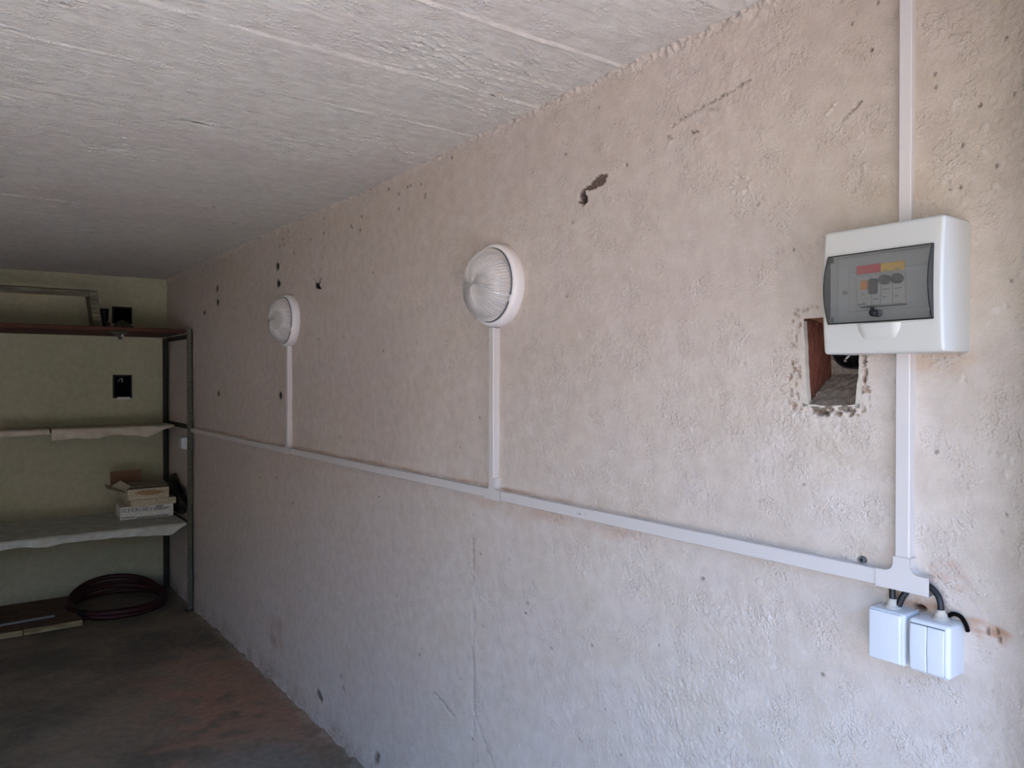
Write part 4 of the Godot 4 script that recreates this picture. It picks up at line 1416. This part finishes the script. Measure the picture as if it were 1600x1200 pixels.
	var up := Basis(Vector3(1, 0, 0), -PI / 2)
	lathe(st, [Vector2(0, 0.001), Vector2(0.019, 0.001), Vector2(0.021, 0.004), Vector2(0.026, 0.078), Vector2(0.0275, 0.080), Vector2(0.0255, 0.079), Vector2(0.0245, 0.074), Vector2(0.019, 0.006), Vector2(0, 0.005)], 28, Transform3D(up))
	mesh("cup", done(st), M.black, t)
	t = thing("small_tin", "small greyish tin with dark knob under the black cup", "tin", Vector3(-0.428, yt, -5.19))
	st = begin()
	lathe(st, [Vector2(0, 0.0), Vector2(0.032, 0.0), Vector2(0.033, 0.002), Vector2(0.033, 0.041), Vector2(0.031, 0.0445), Vector2(0, 0.0448)], 32, Transform3D(up))
	mesh("body", done(st), M.steel, t)
	st = begin()
	lathe(st, [Vector2(0.010, 0.0), Vector2(0.010, 0.005), Vector2(0, 0.006)], 20, Transform3D(Basis(), Vector3(-0.004, 0.026, 0.032)))
	mesh("knob", done(st), M.black, t)
	t = thing("rag", "olive grey crumpled rag on the top shelf, right of the tin", "rag", Vector3(-0.335, yt + 0.0005, -5.1))
	rows = []
	for j in 13:
		var row := []
		for i in 19:
			var u := i / 9.0 - 1.0
			var v := j / 6.0 - 1.0
			var e := maxf(0.0, 1.0 - u * u) * maxf(0.0, 1.0 - v * v)
			row.append(Vector3(u * 0.06, 0.003 + e * (0.045 - 0.02 * u + 0.03 * nz.get_noise_2d(u * 2.2, v * 2.2)), -v * 0.05))
		rows.append(row)
	st = begin()
	sheet(st, rows, 0.002)
	mesh("cloth", done(st), M.rag, t)

# ---------------------------------------------------------------- on the floor
func floor_things() -> void:
	var t := thing("garden_hose", "dark red hose coiled on the floor against the back wall", "hose", Vector3(-0.36, 0, -5.19))
	var pts := []
	var turns := 5
	var n := 28
	for k in turns * n + 1:
		var f := float(k) / n
		var a := TAU * f + 2.4
		var loop := mini(int(f), turns - 1)
		var jit := nz.get_noise_2d(f * 2.3, 5.0)
		var rx := 0.262 + 0.012 * sin(loop * 2.4) + 0.018 * jit
		var rz := 0.245 + 0.016 * cos(loop * 1.7) + 0.014 * jit
		var back := 0.5 - 0.5 * sin(a)
		var y := 0.015 + 0.012 * fmod(loop * 2.0, 3.0) + back * back * (0.014 + 0.020 * loop) + 0.008 * jit
		pts.append(Vector3(rx * cos(a), maxf(0.015, y), maxf(-0.335, rz * sin(a) + 0.006 * (loop - 2) - back * 0.006 * loop)))
	var st := begin()
	tube(st, PackedVector3Array(pts), 0.0155, 12)
	mesh("hose", done(st), M.hose, t)
	st = begin()
	var e: Vector3 = pts[-1]
	var e0: Vector3 = pts[-3]
	var dir := (e - e0).normalized()
	tube(st, PackedVector3Array([e - dir * 0.01, e + dir * 0.035]), 0.019, 14)
	mesh("coupling", done(st), M.black, t)
	# two boards end to end on the floor and a metal strip across them
	for k in 2:
		var x0: float = [-0.865, -1.62][k]
		var x1: float = [-0.585, -0.869][k]
		var b := thing("floor_board", ["short brown board with pale edge on the floor, beside the hose", "long brown board on the floor, cut off by the photo's left edge"][k], "board", Vector3((x0 + x1) / 2, -0.001, -5.19), 0.0, "")
		var hw := (x1 - x0) / 2
		one_box("core", Vector3(-hw, 0.004, -0.30), Vector3(hw, 0.034, 0.285), M.board_edge, b, 0.002)
		one_box("top_face", Vector3(-hw, 0.034, -0.30), Vector3(hw, 0.038, 0.2845), M.board_top, b, 0.001)
	t = thing("metal_strip", "thin grey metal strip lying across the floor boards", "strip", Vector3(-0.86, 0.0372, -5.06), 4.0)
	one_box("strip", Vector3(-0.30, 0, -0.012), Vector3(0.155, 0.006, 0.012), M.metal_strip, t, 0.001)
